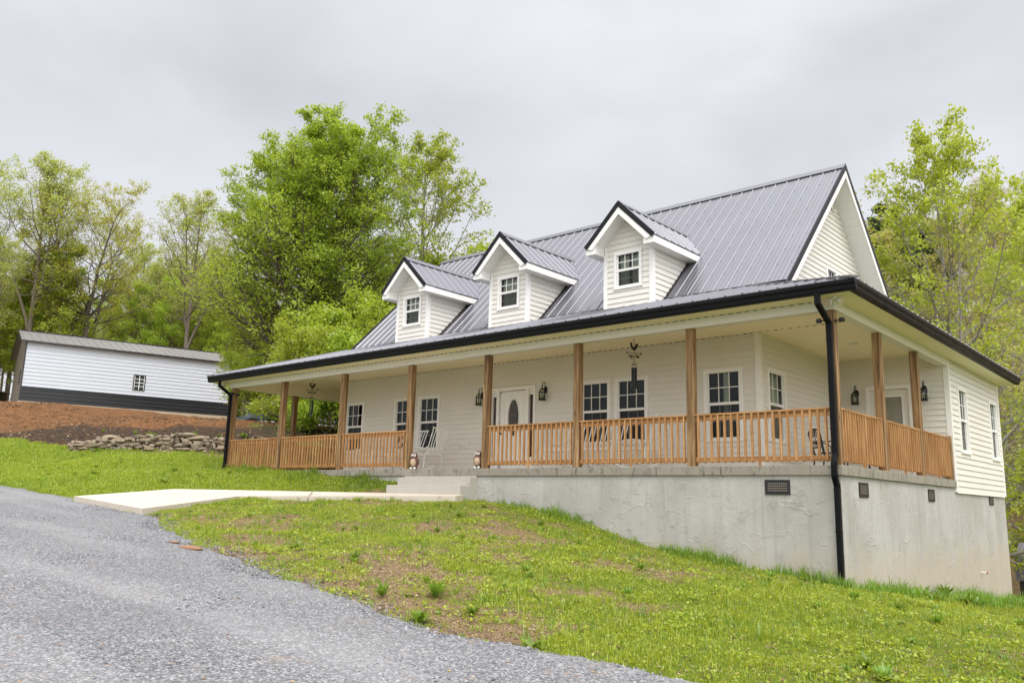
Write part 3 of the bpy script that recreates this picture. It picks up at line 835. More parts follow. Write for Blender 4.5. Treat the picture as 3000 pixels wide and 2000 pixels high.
# porch slab, foundation, steps
m = MB(); m.box(-17.89, .10, -.10, WY, -.155, 0); m.build('porch_slab', M['slab'], H, bevel=.008)
m = MB(); m.box(GX, .10, WY, DY_ - .002, -.155, -.0005); m.build('porch_slab', M['slab'], H, bevel=.008)
m = MB(); m.box(-17.89, LX, WY, 7.5, -.155, -.0005); m.build('porch_slab', M['slab'], H)
m = MB(); m.box(-17.80, .03, -.02, WY - .004, .0004, .003); m.box(GX + .004, .03, WY - .0035, DY_ - .01, .0004, .003); m.build('floor_bounce_sheet', simple('warm_bounce_finish', (.70, .59, .42), .7), H)  # added sheet on the unseen floor, bounces warm light into the porch
m = MB(); m.box(LX + .01, GX - .01, WY + .02, BY - .02, -.2, -.03); m.build('floor_deck', M['plainconc'], H)
fo = MB()
fo.box(-17.86, .055, -.065, .14, -3.3, -.156); fo.box(-.15, .055, .14, BY + .0, -3.8, -.156)
fo.box(-17.86, -.15, BY - .2, BY, -3.8, -.156); fo.box(-17.86, -17.66, .14, BY - .2, -3.3, -.156)
fo.build('foundation', M['stucco'], H)
m = MB()
m.box(-9.9, -7.60, -.30, -.10, -.9, -.195); m.box(-9.9, -7.60, -.10, -.066, -.9, -.157)
st = m.build('front_steps', M['steps'], H)
m = MB(); m.box(-9.93, -7.59, -.60, -.301, -.9, -.375); m.build('lower_tread', M['steps'], st, bevel=.006)

# foundation vents
def vent(O, U, N, u, z, w=.42, h=.235):
    O = V(O); U = V(U); N = V(N)
    m = MB(); a, b = u - w / 2, u + w / 2; c, d = z - h / 2, z + h / 2; t = .045
    m.fbox(O, U, N, a, b, .0, .016, c, c + t); m.fbox(O, U, N, a, b, 0, .016, d - t, d)
    m.fbox(O, U, N, a, a + t, 0, .016, c + t, d - t); m.fbox(O, U, N, b - t, b, 0, .016, c + t, d - t)
    fr = m.build('foundation_vent', M['black_plastic'], H)
    g = MB()
    for i in range(4): 
        zz = c + t + (h - 2 * t) * (i + .5) / 4
        g.fbox(O, U, N, a + t, b - t, .004, .012, zz - .006, zz + .008)
    for i in range(9):
        uu = a + t + (w - 2 * t) * (i + .5) / 9; g.fbox(O, U, N, uu - .002, uu + .002, .0125, .0145, c + t, d - t)
    g.build('vent_louvres', M['shed_tan'], fr)
    p = MB(); p.fbox(O, U, N, a + t, b - t, .0005, .002, c + t, d - t); p.build('vent_mesh', M['dark'], fr)
vent((0, -.066, 0), FU, FN, -.955, -.342)
for y in (.90, 4.70, 9.66): vent((.056, 0, 0), SU, SN, y, -.352)
m = MB(); m.tube([(.05, 8.2, -1.95), (.16, 8.2, -1.955)], .018, 8); hb = m.build('hose_tap', M['white_metal'], H)
m = MB(); m.lathe([(.03, 0), (.03, .012), (.004, .014)], (0, 0, 0), 10); m.v = [(.165 + z, 8.2 + x, -1.955 + y) for x, y, z in m.v]; m.build('valve_wheel', M['red'], hb)

# posts, beams, ceiling
BT = 2.44
def post(x, y, z1=BT):
    m = MB(); m.box(x - .07, x + .07, y - .07, y + .07, .0, z1); m.build('porch_post', M['post'], H, bevel=.006)
for x in PX: post(x, 0)
for y in SY[:2]: post(0, y)
for y in LY[:2]: post(PX[0], y)
post(0, SY[2], .93)
m = MB(); m.box(-17.93, .10, -.10, .09, BT, CZ); m.build('porch_beam', M['siding'], H)
m = MB(); m.box(-.09, .10, .09, DY_ - .02, BT, CZ); m.build('porch_beam', M['siding'], H)
m = MB(); m.box(-17.93, -17.70, .09, 7.3, BT, CZ); m.build('porch_beam', M['ceil_y'], H)
m = MB(); m.box(-17.70, -.09, .09, WY - .001, CZ, CZ + .03); m.build('porch_ceiling', M['ceil_x'], H)
m = MB(); m.box(GX + .001, -.09, WY - .001, DY_, CZ, CZ + .03); m.build('porch_ceiling', M['ceil_y'], H)
m = MB(); m.box(-17.70, LX - .001, WY - .001, 7.3, CZ, CZ + .03); m.build('porch_ceiling', M['ceil_x'], H)
# dark slotted J-channel lines between ceiling and wall / soffit and beam
def dashes(p0, p1, name='ceiling_channel', step=.155):
    p0 = V(p0); p1 = V(p1); L = (p1 - p0).length; dr = (p1 - p0) / L; m = MB(); k = 0
    while k * step < L - .1:
        a = p0 + dr * (k * step + .02); b = p0 + dr * (k * step + .02 + random.uniform(.03, .085)); m.beam(a, b, .012, .010); k += 1
    m.build(name, M['dark'], H)['kind'] = 'stuff'
dashes((LX, WY - .02, CZ - .006), (GX, WY - .02, CZ - .006))
dashes((GX, WY - .02, CZ - .004), (-.1, WY - .02, CZ - .004))
dashes((-17.7, -.106, 2.594), (.1, -.106, 2.594))
m = MB(); m.lathe([(.105, 0), (.105, -.008), (.085, -.014), (.08, -.004), (0, -.004)], (-1.19, 4.5, CZ), 20); m.build('recessed_light', M['curtain'], H, smooth=False)

# soffits, fascia, gutters
GZ0, GZ1 = 2.60, 2.77; EO = .47
def kgutter(name, p0, p1, nrm, close0=True):
    p0 = V(p0); p1 = V(p1); n = V(nrm)
    prof = [(.0, .0), (.085, .0), (.10, .03), (.105, .075), (.128, .115), (.13, .165), (.118, .17), (.118, .155), (.0, .155)]
    m = MB(); m.extrude([p0 + n * a + ez * b for a, b in prof], p1 - p0)
    return m.build(name, M['gutter'], H, bevel=.004)
kgutter('gutter', (-18.40, -EO, GZ0), (EO + .13, -EO, GZ0), (0, -1, 0))
kgutter('gutter', (EO, -EO + .0005, GZ0 + .0006), (EO, 11.45, GZ0 + .0006), (1, 0, 0))
m = MB(); m.box(-18.36, EO, -EO, -.102, 2.598, 2.61); m.build('soffit', M['ceil_x'], H)
m = MB(); m.box(.102, EO, -.102, 11.43, 2.597, 2.609); m.build('soffit', M['ceil_y'], H)
m = MB(); m.box(-18.36, -17.932, -.102, 8.0, 2.597, 2.609); m.build('soffit', M['ceil_y'], H)
m = MB()
m.box(-18.38, EO - .001, -EO + .001, -EO + .02, 2.61, 2.765); m.box(EO - .02, EO - .001, -EO + .02, 11.44, 2.61, 2.765); m.box(-18.38, -18.36, -EO + .02, 8.0, 2.60, 2.765)
m.box(-.02, EO - .02, 11.42, 11.44, 2.60, 2.80)
m.build('fascia', M['trim'], H)

def ribbed(m, O, A, S, poly, spacing=.305, off=.15, rh=.02, thick=.018, rw=.055):
    O = V(O); A = V(A).normalized(); S = V(S).normalized(); N = A.cross(S).normalized()
    P = lambda a, s, n=0: O + A * a + S * s + N * n
    k = len(poly)
    m.add([P(a, s) for a, s in poly] + [P(a, s, -thick) for a, s in poly],
          [list(range(k)), list(range(k, 2 * k))[::-1]] + [[i, k + i, k + (i + 1) % k, (i + 1) % k] for i in range(k)])
    amin = min(a for a, s in poly); amax = max(a for a, s in poly)
    def rng_s(a):
        xs = []
        for i in range(k):
            (a0, s0), (a1, s1) = poly[i], poly[(i + 1) % k]
            if (a0 - a) * (a1 - a) <= 0 and abs(a1 - a0) > 1e-9: xs.append(s0 + (s1 - s0) * (a - a0) / (a1 - a0))
        return (min(xs), max(xs)) if len(xs) > 1 else None
    a = amin + off; scr = []
    while a < amax - .03:
        r = rng_s(a)
        if r and r[1] - r[0] > .06:
            s0, s1 = r[0] - .004, r[1]
            w = rw / 2; t = .011
            vs = [P(a - w, s0, .0003), P(a - t, s0, rh), P(a + t, s0, rh), P(a + w, s0, .0003), P(a - w, s1, .0003), P(a - t, s1, rh), P(a + t, s1, rh), P(a + w, s1, .0003)]
            m.add(vs, [(0, 1, 5, 4), (1, 2, 6, 5), (2, 3, 7, 6), (0, 3, 2, 1), (4, 5, 6, 7)])
            # minor stiffening beads
            for q in (.33, .67):
                aq = a + spacing * q
                rq = rng_s(aq) if aq < amax - .02 else None
                if rq and rq[1] - rq[0] > .1:
                    e0, e1 = rq
                    m.add([P(aq - .014, e0, .0003), P(aq, e0, .0045), P(aq + .014, e0, .0003), P(aq - .014, e1, .0003), P(aq, e1, .0045), P(aq + .014, e1, .0003)], [(0, 1, 4, 3), (1, 2, 5, 4)])
            sv = .25
            while sv < s1 - .15:
                if sv > s0 + .1: scr.append(P(a + .062, sv, .004))
                sv += .61
        a += spacing
    return scr
def screws(pts, name='roof_screw'):
    m = MB()
    for p in pts:
        s = .011
        m.add([p + V((-s, 0, -s * .6)), p + V((0, -s, .0)), p + V((s, 0, -s * .6)), p + V((0, s, 0)), p + V((0, -s * .7, s))], [(0, 1, 4), (1, 2, 4), (2, 3, 4), (3, 0, 4)])
    o = m.build(name, M['black_trim'], H); o['kind'] = 'stuff'

q2 = math.sqrt(.5)
m = MB()
sc1 = ribbed(m, (-15.9, 2.70, 3.777), (1, 0, 0), (0, q2, q2), [(0, 0), (14.05, 0), (14.05, 5.36), (0, 5.36)])
ribbed(m, (-1.85, 10.28, 3.777), (-1, 0, 0), (0, -q2, q2), [(0, 0), (14.05, 0), (14.05, 5.36), (0, 5.36)])
mr = m.build('main_roof', M['roof'], H)
m = MB()
for sy in (-1, 1):
    y = 6.49; a = [(-15.92, y, 7.600), (-1.83, y, 7.600)]
    m.hexa([(-15.92, y, 7.585), (-1.83, y, 7.585), (-1.83, y + sy * .14, 7.455), (-15.92, y + sy * .14, 7.455), (-15.92, y, 7.612), (-1.83, y, 7.612), (-1.83, y + sy * .15, 7.462), (-15.92, y + sy * .15, 7.462)])
m.build('ridge_cap', M['roof'], mr)
screws(sc1)
# rake trim on the right gable and the far one
for gx_, sx in ((-1.85, 1), (-15.9, -1)):
    bt = MB(); wt = MB(); so = MB()
    for sy in (-1, 1):
        D = V((0, sy * q2, -q2)); Nn = V((0, sy * q2, q2)); T = V((gx_, 6.49, 7.567))
        L = 5.38
        P = lambda s, n, x: T + D * s + Nn * n + V((x, 0, 0))
        x0, x1 = (-.004, .022) if sx > 0 else (-.022, .004)
        bt.hexa([P(.0 if True else 0, .03, x0), P(L, .03, x0), P(L, -.09, x0), P(.09, -.09, x0), P(0, .03, x1), P(L, .03, x1), P(L, -.09, x1), P(.09, -.09, x1)])
        bx0, bx1 = (-.02, .014) if sx > 0 else (-.014, .02)
        wt.hexa([P(.09, -.0905, bx0), P(L, -.0905, bx0), P(L, -.22, bx0), P(.22, -.22, bx0), P(.09, -.0905, bx1), P(L, -.0905, bx1), P(L, -.22, bx1), P(.22, -.22, bx1)])
        xs = (GX - gx_ + .0, -.021) if sx > 0 else (.021, LX - gx_)
        so.hexa([P(.20, -.20, xs[0]), P(L, -.20, xs[0]), P(L, -.205, xs[0]), P(.21, -.205, xs[0]), P(.20, -.20, xs[1]), P(L, -.20, xs[1]), P(L, -.205, xs[1]), P(.21, -.205, xs[1])])
    bt.build('rake_cap', M['black_trim'], mr); wt.build('rake_board', M['trim'], mr); so.build('rake_soffit', M['soffit_z'], mr)

# porch roof: front, right and left slopes meeting at hips
k_ = .32; cl = math.sqrt(1 + k_ * k_); EZ = 2.775; E0 = .60
SL = lambda run: run * cl
c_, s_ = 1 / cl, k_ / cl
m = MB()
sc2 = ribbed(m, (-18.4, -E0, EZ), (1, 0, 0), (0, c_, s_), [(0, 0), (19.0, 0), (16.1, SL(2.9)), (16.1, SL(3.40)), (2.9, SL(3.40)), (2.9, SL(2.9))], off=.11)
pr = m.build('porch_roof', M['roof'], H)
m = MB()
ribbed(m, (E0, -E0, EZ), (0, 1, 0), (-c_, 0, s_), [(0, 0), (12.1, 0), (12.1, SL(2.9)), (2.9, SL(2.9))], off=.2)
m.build('porch_roof', M['roof'], H)
m = MB()
ribbed(m, (-18.4, 8.1, EZ), (0, -1, 0), (c_, 0, s_), [(0, 0), (8.7, 0), (5.8, SL(2.9)), (0, SL(2.9))], off=.2)
m.build('porch_roof', M['roof'], H)
for (x0, x1) in ((E0, GX), (-18.4, -15.5)):
    m = MB(); a = V((x0, -E0, EZ + .012)); b = V((x1, 2.3, EZ + .012 + k_ * 2.9)); m.beam(a, b, .16, .03)
    m.build('hip_cap', M['roof'], pr)
m = MB()   # dark flashing where the steep roof meets the porch roof
m.beam((-15.9, 2.755, 3.86), (-1.87, 2.755, 3.86), .06, .018); m.build('transition_flashing', M['black_trim'], pr)

# dormers
def dormer(cx, first):
    D = MB(); hw = .64
    U = V(FU)
    wall = MB(); siding(wall, (cx, WY, 0), FU, FN, 3.70, 5.45, lambda z: (-min(hw, 5.44 - z + .02), min(hw, 5.44 - z + .02)) if z > 4.8 else (-hw, hw), [(-.38, .38, 4.18, 4.97)])
    # only up to the gable peak
    w = MB()
    top = lambda z: max(.0, min(hw, 6.02 - z))
    siding(w, (cx, WY, 0), FU, FN, 3.70, 6.02, lambda z: (-top(z), top(z)), [(-.38, .38, 4.18, 4.99)])
    root = w.build('dormer', M['siding'], H)
    for sx in (-1, 1):
        s = MB()
        if sx > 0: siding(s, (cx + hw, 0, 0), SU, SN, 3.68, 4.99, lambda z: (WY, max(WY, z - 1.10) if z > 3.82 else 2.70))
        else: siding(s, (cx - hw, 0, 0), (0, -1, 0), (-1, 0, 0), 3.68, 4.99, lambda z: (-max(WY, z - 1.10) if z > 3.82 else -2.70, -WY))
        s.build('dormer_cheek', M['siding'], root)
    t = MB()
    for sx in (-1, 1):
        x = cx + sx * hw
        t.box(min(x, x - sx * .075), max(x, x - sx * .075), WY - .024, WY - .0, 3.70, 5.20)
        t.box(min(x, x + sx * .024), max(x, x + sx * .024), WY - .024, WY + .075, 3.70, 4.97)
    t.build('corner_board', M['trim'], root)
    # roof
    yf = 1.94
    r = MB()
    sl = .92 / q2
    sc_ = []
    poly = [(0, 0), (2.14, 0), (3.06, sl), (0, sl)]
    sc_ += ribbed(r, (cx + .92, yf, 5.15), (0, 1, 0), (-q2, 0, q2), poly, off=.12)
    polym = [(-a, s) for a, s in poly][::-1]
    sc_ += ribbed(r, (cx - .92, yf, 5.15), (0, -1, 0), (q2, 0, q2), polym, off=.305 - ((3.06 - .12) % .305))
    rf = r.build('dormer_roof', M['roof'], root)
    c = MB()
    for sx in (-1, 1):
        c.hexa([(cx, yf - .02, 6.085), (cx, 4.99, 6.085), (cx + sx * .13, 4.97, 5.965), (cx + sx * .13, yf - .02, 5.965), (cx, yf - .02, 6.11), (cx, 5.0, 6.11), (cx + sx * .14, 4.98, 5.972), (cx + sx * .14, yf - .02, 5.972)])
    c.build('ridge_cap', M['roof'], root)
    b = MB(); wt = MB(); so = MB()
    for sx in (-1, 1):
        Dn = V((sx * q2, 0, -q2)); Nn = V((sx * q2, 0, q2)); T = V((cx, yf, 6.07))
        P = lambda s, n, y: T + Dn * s + Nn * n + V((0, y, 0))
        L = sl + .015
        b.hexa([P(0, .03, -.022), P(L, .03, -.022), P(L, -.082, -.022), P(.082, -.082, -.022), P(0, .03, .002), P(L, .03, .002), P(L, -.082, .002), P(.082, -.082, .002)])
        wt.hexa([P(.0825, -.0825, -.012), P(L - .03, -.0825, -.012), P(L - .09, -.20, -.012), P(.20, -.20, -.012), P(.0825, -.0825, .016), P(L - .03, -.0825, .016), P(L - .09, -.20, .016), P(.20, -.20, .016)])
        so.hexa([P(.16, -.165, .017), P(L - .1, -.165, .017), P(L - .1, -.17, .017), P(.165, -.17, .017), P(.16, -.165, .40), P(L - .1, -.165, .40), P(L - .1, -.17, .40), P(.165, -.17, .40)])
        # boxed eave return and side fascia
        x1, x2 = cx + sx * .645, cx + sx * .915
        wt.extrude([(x1, yf + .018, 4.965), (x2, yf + .018, 4.965), (x2, yf + .018, 5.11), (x1, yf + .018, 5.375)][::(1 if sx > 0 else -1)], (0, WY - yf - .045, 0))
        xa, xb = sorted((cx + sx * .900, cx + sx * .9165))
        wt.hexa([(xa, WY - .026, 4.965), (xb, WY - .026, 4.965), (xb, 3.88, 4.965), (xa, 3.88, 4.965), (xa, WY - .026, 5.115), (xb, WY - .026, 5.115), (xb, 4.03, 5.115), (xa, 4.03, 5.115)])
        xa, xb = sorted((cx + sx * .664, cx + sx * .8995))
        wt.box(xa, xb, WY - .026, 3.90, 4.9655, 4.978)
    b.build('rake_cap', M['black_trim'], root); wt.build('eave_trim', M['trim'], root); so.build('rake_soffit', M['soffit_y'], root)
    for sx in (-1, 1):
        fl = MB(); x = cx + sx * (hw + .035); fl.beam((x, 2.80, 3.895), (x, 3.86, 4.955), .05, .02)
        fl.build('flashing', M['black_trim'], root)
    window(root, (cx, WY, 0), FU, FN, .0, z0=4.225, z1=4.945, zm=4.585, w=.60, cas=.075, curtain=[(.0, .42), (.56, 1.0)] if first else [(0, .47), (.52, 1)], deep=.45)
    screws(sc_)
for i, cx in enumerate((-5.375, -9.0, -12.66)): dormer(cx, i == 0)

# gable vent: octagon with louvres
m = MB(); oc = [(RX * 0 + GX + .018, 6.76 + .17 * math.cos(R(22.5 + 45 * i)), 6.74 + .21 * math.sin(R(22.5 + 45 * i))) for i in range(8)]
ic = [(GX + .018, 6.76 + .125 * math.cos(R(22.5 + 45 * i)), 6.74 + .165 * math.sin(R(22.5 + 45 * i))) for i in range(8)]
for i in range(8):
    j = (i + 1) % 8; m.extrude([oc[i], oc[j], ic[j], ic[i]], (.03, 0, 0))
gv = m.build('gable_vent', M['siding'], H)
m = MB()
for i in range(6):
    z = 6.60 + i * .053; m.hexa([(GX + .02, 6.64, z), (GX + .045, 6.64, z - .012), (GX + .045, 6.88, z - .012), (GX + .02, 6.88, z), (GX + .02, 6.64, z + .025), (GX + .045, 6.64, z + .013), (GX + .045, 6.88, z + .013), (GX + .02, 6.88, z + .025)])
m.build('vent_louvres', M['siding'], gv)

# downspouts
def downspout(x, zbot, lean):
    pts = [(x + lean, -.54, 2.60), (x + lean, -.54, 2.46), (x, -.135, 2.22), (x, -.135, .16), (x, -.205, .02), (x, -.205, -.17), (x, -.125, -.32), (x, -.125, zbot)]
    if zbot > -.3: pts = pts[:4] + [(x, -.175, .1), (x, -.175, zbot)]
    m = MB()
    for a, b in zip(pts[:-1], pts[1:]):
        a = V(a); b = V(b); d = (b - a).normalized()
        m.beam(a - d * .018, b + d * .018, .085, .062, side=(1, 0, 0))
        L = (b - a).length
        for q in (-.028, -.0095, .0095, .028):
            n = V((1, 0, 0)).cross(d).normalized(); n = n if n.y < 0 else -n
            m.beam(a + V((q, 0, 0)) + n * .0325, b + V((q, 0, 0)) + n * .0325, .010, .008, side=(1, 0, 0))
    ds = m.build('downspout', M['gutter'], H, bevel=.006)
    for z in [v for v in (1.95, .55, -.38, -1.0) if v > zbot]:
        c = MB(); y = -.135 if z > .2 else -.125; c.box(x - .046, x + .046, y - .037, y + .034, z - .012, z + .012)
        c.build('downspout_strap', M['gutter'], ds)
downspout(.015, -1.86, -.012); downspout(-17.78, -.05, .03)

# railings: balusters of the nearer bays one by one, the far ones as one part each bay
def railing(p0, p1, fine, mid_leg=True):
    p0 = V(p0); p1 = V(p1); d = (p1 - p0); L = d.length; d.normalize()
    alongx = abs(d.x) > .5
    out = V((0, -1, 0)) if alongx else (V((1, 0, 0)) if p0.x > -5 else V((-1, 0, 0)))
    a = p0 + d * .071; b = p1 - d * .071
    mt = M['rail_x'] if alongx else M['rail_y']
    m = MB(); m.beam(a + ez * .885 + out * .005, b + ez * .885 + out * .005, .10, .032, side=out)
    hr = m.build('railing', mt, H, bevel=.006)
    m = MB(); m.beam(a + ez * .823, b + ez * .823, .038, .089, side=out); m.build('upper_rail', mt, hr)
    m = MB(); m.beam(a + ez * .113, b + ez * .113, .038, .085, side=out); m.build('lower_rail', mt, hr)
    n = int(round((L - .16) / .121)); st = (L - .16) / n
    allm = MB()
    for i in range(n):
        q = p0 + d * (.08 + st * (i + .5)) + out * .0375
        leg = mid_leg and i == n // 2
        m = MB() if fine else allm
        w = .0175
        t = d * w; o = out * w
        z0 = .001 if leg else .058
        bt = [q - t - o, q + t - o, q + t + o, q - t + o]
        cut = out * -.0
        m.hexa([bt[0] + ez * (z0 if leg else z0 + .0), bt[1] + ez * z0, bt[2] + ez * (z0 if leg else z0 + .022), bt[3] + ez * (z0 if leg else z0 + .022)] + [v + ez * .868 for v in bt])
        if fine: m.build('baluster', M['rail_z'], hr)
    if not fine:
        o_ = allm.build('baluster', M['rail_z'], hr); o_['kind'] = 'stuff'
P0 = lambda i: (PX[i], 0, 0)
for i in (4, 5, 6): railing(P0(i), P0(i + 1), True)
railing((0, 0, 0), (0, SY[0], 0), True); railing((0, SY[0], 0), (0, SY[1], 0), True); railing((0, SY[1], 0), (0, SY[2], 0), False)
for i in (0, 1, 2): railing(P0(i), P0(i + 1), False)
railing((PX[0], 0, 0), (PX[0], LY[0], 0), False); railing((PX[0], LY[0], 0), (PX[0], LY[1], 0), False)

# wall lanterns
def lantern(x, y, zc, boxback):
    m = MB(); m.lathe([(.0, -.012), (.05, -.01), (.058, 0), (.05, .012), (.02, .02), (0, .02)], (0, 0, 0), 14, sy=1.55)
    m.v = [(x + .06 * 0 + a + .0, y - .02 - c, zc + .08 + b) for a, b, c in m.v]
    ln = m.build('wall_lantern', M['black_iron'], H, smooth=True)
    cy = y - .155
    a = MB(); a.tube([(x, y - .03, zc + .09)] + [(x, cy + .055 + .055 * math.cos(t), zc + .205 + .055 * math.sin(t) + .0) for t in np.linspace(-.6, math.pi, 9)] + [(x, cy - .0, zc + .17), (x, cy + .03, zc + .165), (x, cy + .035, zc + .195)], .008, 6)
    a.tube([(x, cy, zc + .16), (x, cy, zc + .115)], [.010, .016], 8); a.build('scroll_arm', M['black_iron'], ln, smooth=True)
    b = MB()
    b.lathe([(.082, -.005), (.092, .004), (.082, .012), (.07, .012)], (x, cy, zc), 14)
    b.lathe([(.02, .10), (.028, .105), (.012, .125), (.0, .127)], (x, cy, zc), 10)
    b.lathe([(.09, -.185), (.096, -.178), (.09, -.165), (.05, -.163)], (x, cy, zc), 14)
    for i in range(6):
        t = math.pi / 3 * i + .3; p = (x + .078 * math.cos(t), cy + .078 * math.sin(t)); b.tube([(*p, zc - .166), (*p, zc - .004)], .0055, 5)
        q = [(x + r_ * math.cos(t), cy + r_ * math.sin(t), zc + h) for r_, h in ((.076, .012), (.068, .05), (.045, .085), (.022, .104))]; b.tube(q, .005, 5)
    b.tube([(x, cy, zc - .165), (x, cy, zc - .10)], .010, 6)
    b.build('lantern_cage', M['black_iron'], ln)
    g = MB(); g.lathe([(.072, -.165), (.072, 0), (.066, .05), (.043, .084), (.02, .102)], (x, cy, zc), 14); g.build('lantern_glass', M['lantern_glass'], ln, smooth=True)
    if boxback:
        k = MB(); k.box(x - .085, x + .085, y - .018, y - .0165 + .014, zc - .04, zc + .2); k.build('mounting_block', M['trim'], ln)
lantern(-9.80, WY, 1.895, False); lantern(-7.72, WY, 1.895, False); lantern(-1.86, DY_, 1.885, True); lantern(-.40, DY_, 1.885, True)
m = MB(); m.box(-10.61, -10.30, WY - .024, WY - .0, .605, .775); rg = m.build('air_register', M['siding'], H, bevel=.005)
m = MB()
for i in range(7): m.box(-10.585, -10.325, WY - .031, WY - .0245, .63 + i * .0185, .637 + i * .0185)
m.build('vent_louvres', M['siding'], rg)
m = MB(); m.box(-3.94, -3.86, WY - .03, WY - .0, .44, .57); m.build('outlet_cover', M['curtain'], H, bevel=.004)

# security cameras and floodlights on the corner posts
def camera_unit(p, aim):
    p = V(p); aim = V(aim).normalized()
    m = MB(); m.tube([p, p + aim * .012], .032, 12); m.tube([p + aim * .012, p + aim * .075], .010, 8)
    rt = m.build('security_camera', M['black_plastic'], H, smooth=False)
    b = MB(); c = p + aim * .105; b.beam(c - aim * .035 + ez * .002, c + aim * .045 + ez * .002, .072, .072); b.build('camera_body', M['black_plastic'], rt, bevel=.016)
    l = MB(); l.tube([c + aim * .045, c + aim * .05], .022, 12); l.build('camera_lens', M['black_iron'], rt)
camera_unit((-.07, -.02, 2.29), (-1, -.15, .0)); camera_unit((.07, -.01, 2.27), (1, -.1, .0))
camera_unit((-17.72, -.07, 2.27), (.35, -1, 0)); camera_unit((-17.72, .02, 2.24), (1, -.1, -.02))
def floodlight(x, y):
    m = MB(); m.lathe([(.055, 0), (.05, -.02), (.03, -.03), (0, -.03)], (x, y, 2.597), 14); rt = m.build('floodlight', M['white_metal'], H, smooth=True)
    for sx, aim in ((-1, (-.15, -1, -.35)), (1, (.75, -.3, -.55))):
        aim = V(aim).normalized(); b0 = V((x + sx * .03, y, 2.565)); c = b0 + V((sx * .045, -.01, -.03))
        l = MB(); l.tube([b0, c - aim * .01], .012, 8); l.tube([c - aim * .045, c - aim * .02, c + aim * .035, c + aim * .055], [.022, .03, .058, .06], 14); l.build('lamp_head', M['white_metal'], rt, smooth=True)
        g = MB(); g.tube([c + aim * .0555, c + aim * .060], .053, 14); g.build('lamp_lens', M['lamp_glass_f'], rt)
floodlight(.15, -.22); floodlight(-18.12, -.22)

# ------------------------------------------------------------------ porch furniture and small things
def rocker(name, w, label, loc, rz, ns):
    """faces -y; origin on the floor under the seat centre"""
    t = empty(name, (0, 0, 0), label, 'rocking chair')
    h = w / 2
    s = MB()
    for i in range(9):
        y = -.26 + i * .055; z = .425 - .03 * i / 8
        s.box(-h + .02, h - .02, y, y + .035, z - .008, z + .004)
    s.beam((-h + .01, -.275, .43), (h - .01, -.275, .43), .03, .035); s.build('seat', M['white_metal'], t)
    b = MB()
    for i in range(ns):
        x = -h + .05 + (w - .10) * i / (ns - 1)
        b.tube([(x, .22, .40), (x, .30, .60), (x, .40, .88), (x, .47, 1.05)], [.012, .012, .012, .011], 6)
    b.tube([(-h + .02, .215, .405), (h - .02, .215, .405)], .016, 6); b.tube([(-h + .03, .475, 1.06), (h - .03, .475, 1.06)], .018, 6)
    b.build('backrest', M['white_metal'], t)
    for sx in (-1, 1):
        x = sx * (h - .005)
        f = MB()
        f.tube([(x, -.28, .10), (x, -.27, .43), (x, -.26, .565)], .012, 6); f.tube([(x, .20, .10), (x, .22, .40)], .012, 6); f.tube([(x, -.28, .425), (x, .22, .395)], .012, 6)
        f.build('leg_frame', M['white_metal'], t)
        a = MB(); a.tube([(x, -.33, .545), (x, -.29, .585), (x, -.22, .585), (x, -.10, .60), (x, .05, .585), (x, .22, .555), (x, .32, .60)], .013, 6); a.build('armrest', M['white_metal'], t)
        r = MB(); r.tube([(x, -.48, .13), (x, -.36, .075), (x, -.15, .030), (x, .05, .018), (x, .25, .030), (x, .45, .08), (x, .55, .125)], .017, 6); r.build('rocker', M['white_metal'], t)
    t.location = loc; t.rotation_euler = (0, 0, rz)
    return t
rk = 'white rocking chairs on the porch'
c1 = rocker('rocking_chair', .60, 'white rocking chair seen side-on beside the owl left of the front door', (-10.62, 1.25, 0), R(-90), 7); c1['group'] = rk
def rock_copy(src, loc, rz, label):
    c = copy_tree(src); c.location = loc; c.rotation_euler = (0, 0, rz); c['label'] = label; c['group'] = rk
rock_copy(c1, (-4.30, 1.25, 0), R(-90), 'white rocking chair seen side-on behind the railing under the wind chime')
rock_copy(c1, (-12.72, 1.20, 0), R(4), 'white single rocking chair farthest left, behind the railing')
rock_copy(c1, (-6.30, 1.20, 0), R(-4), 'white single rocking chair behind the railing just right of the front door')
c2 = rocker('rocking_loveseat', 1.10, 'wide white rocking loveseat half hidden by the post left of the steps', (-11.58, 1.20, 0), R(-2), 11); c2['group'] = rk; c2['category'] = 'rocking bench'
rock_copy(c2, (-5.42, 1.20, 0), R(2), 'wide white rocking loveseat behind the railing below the pair of windows')

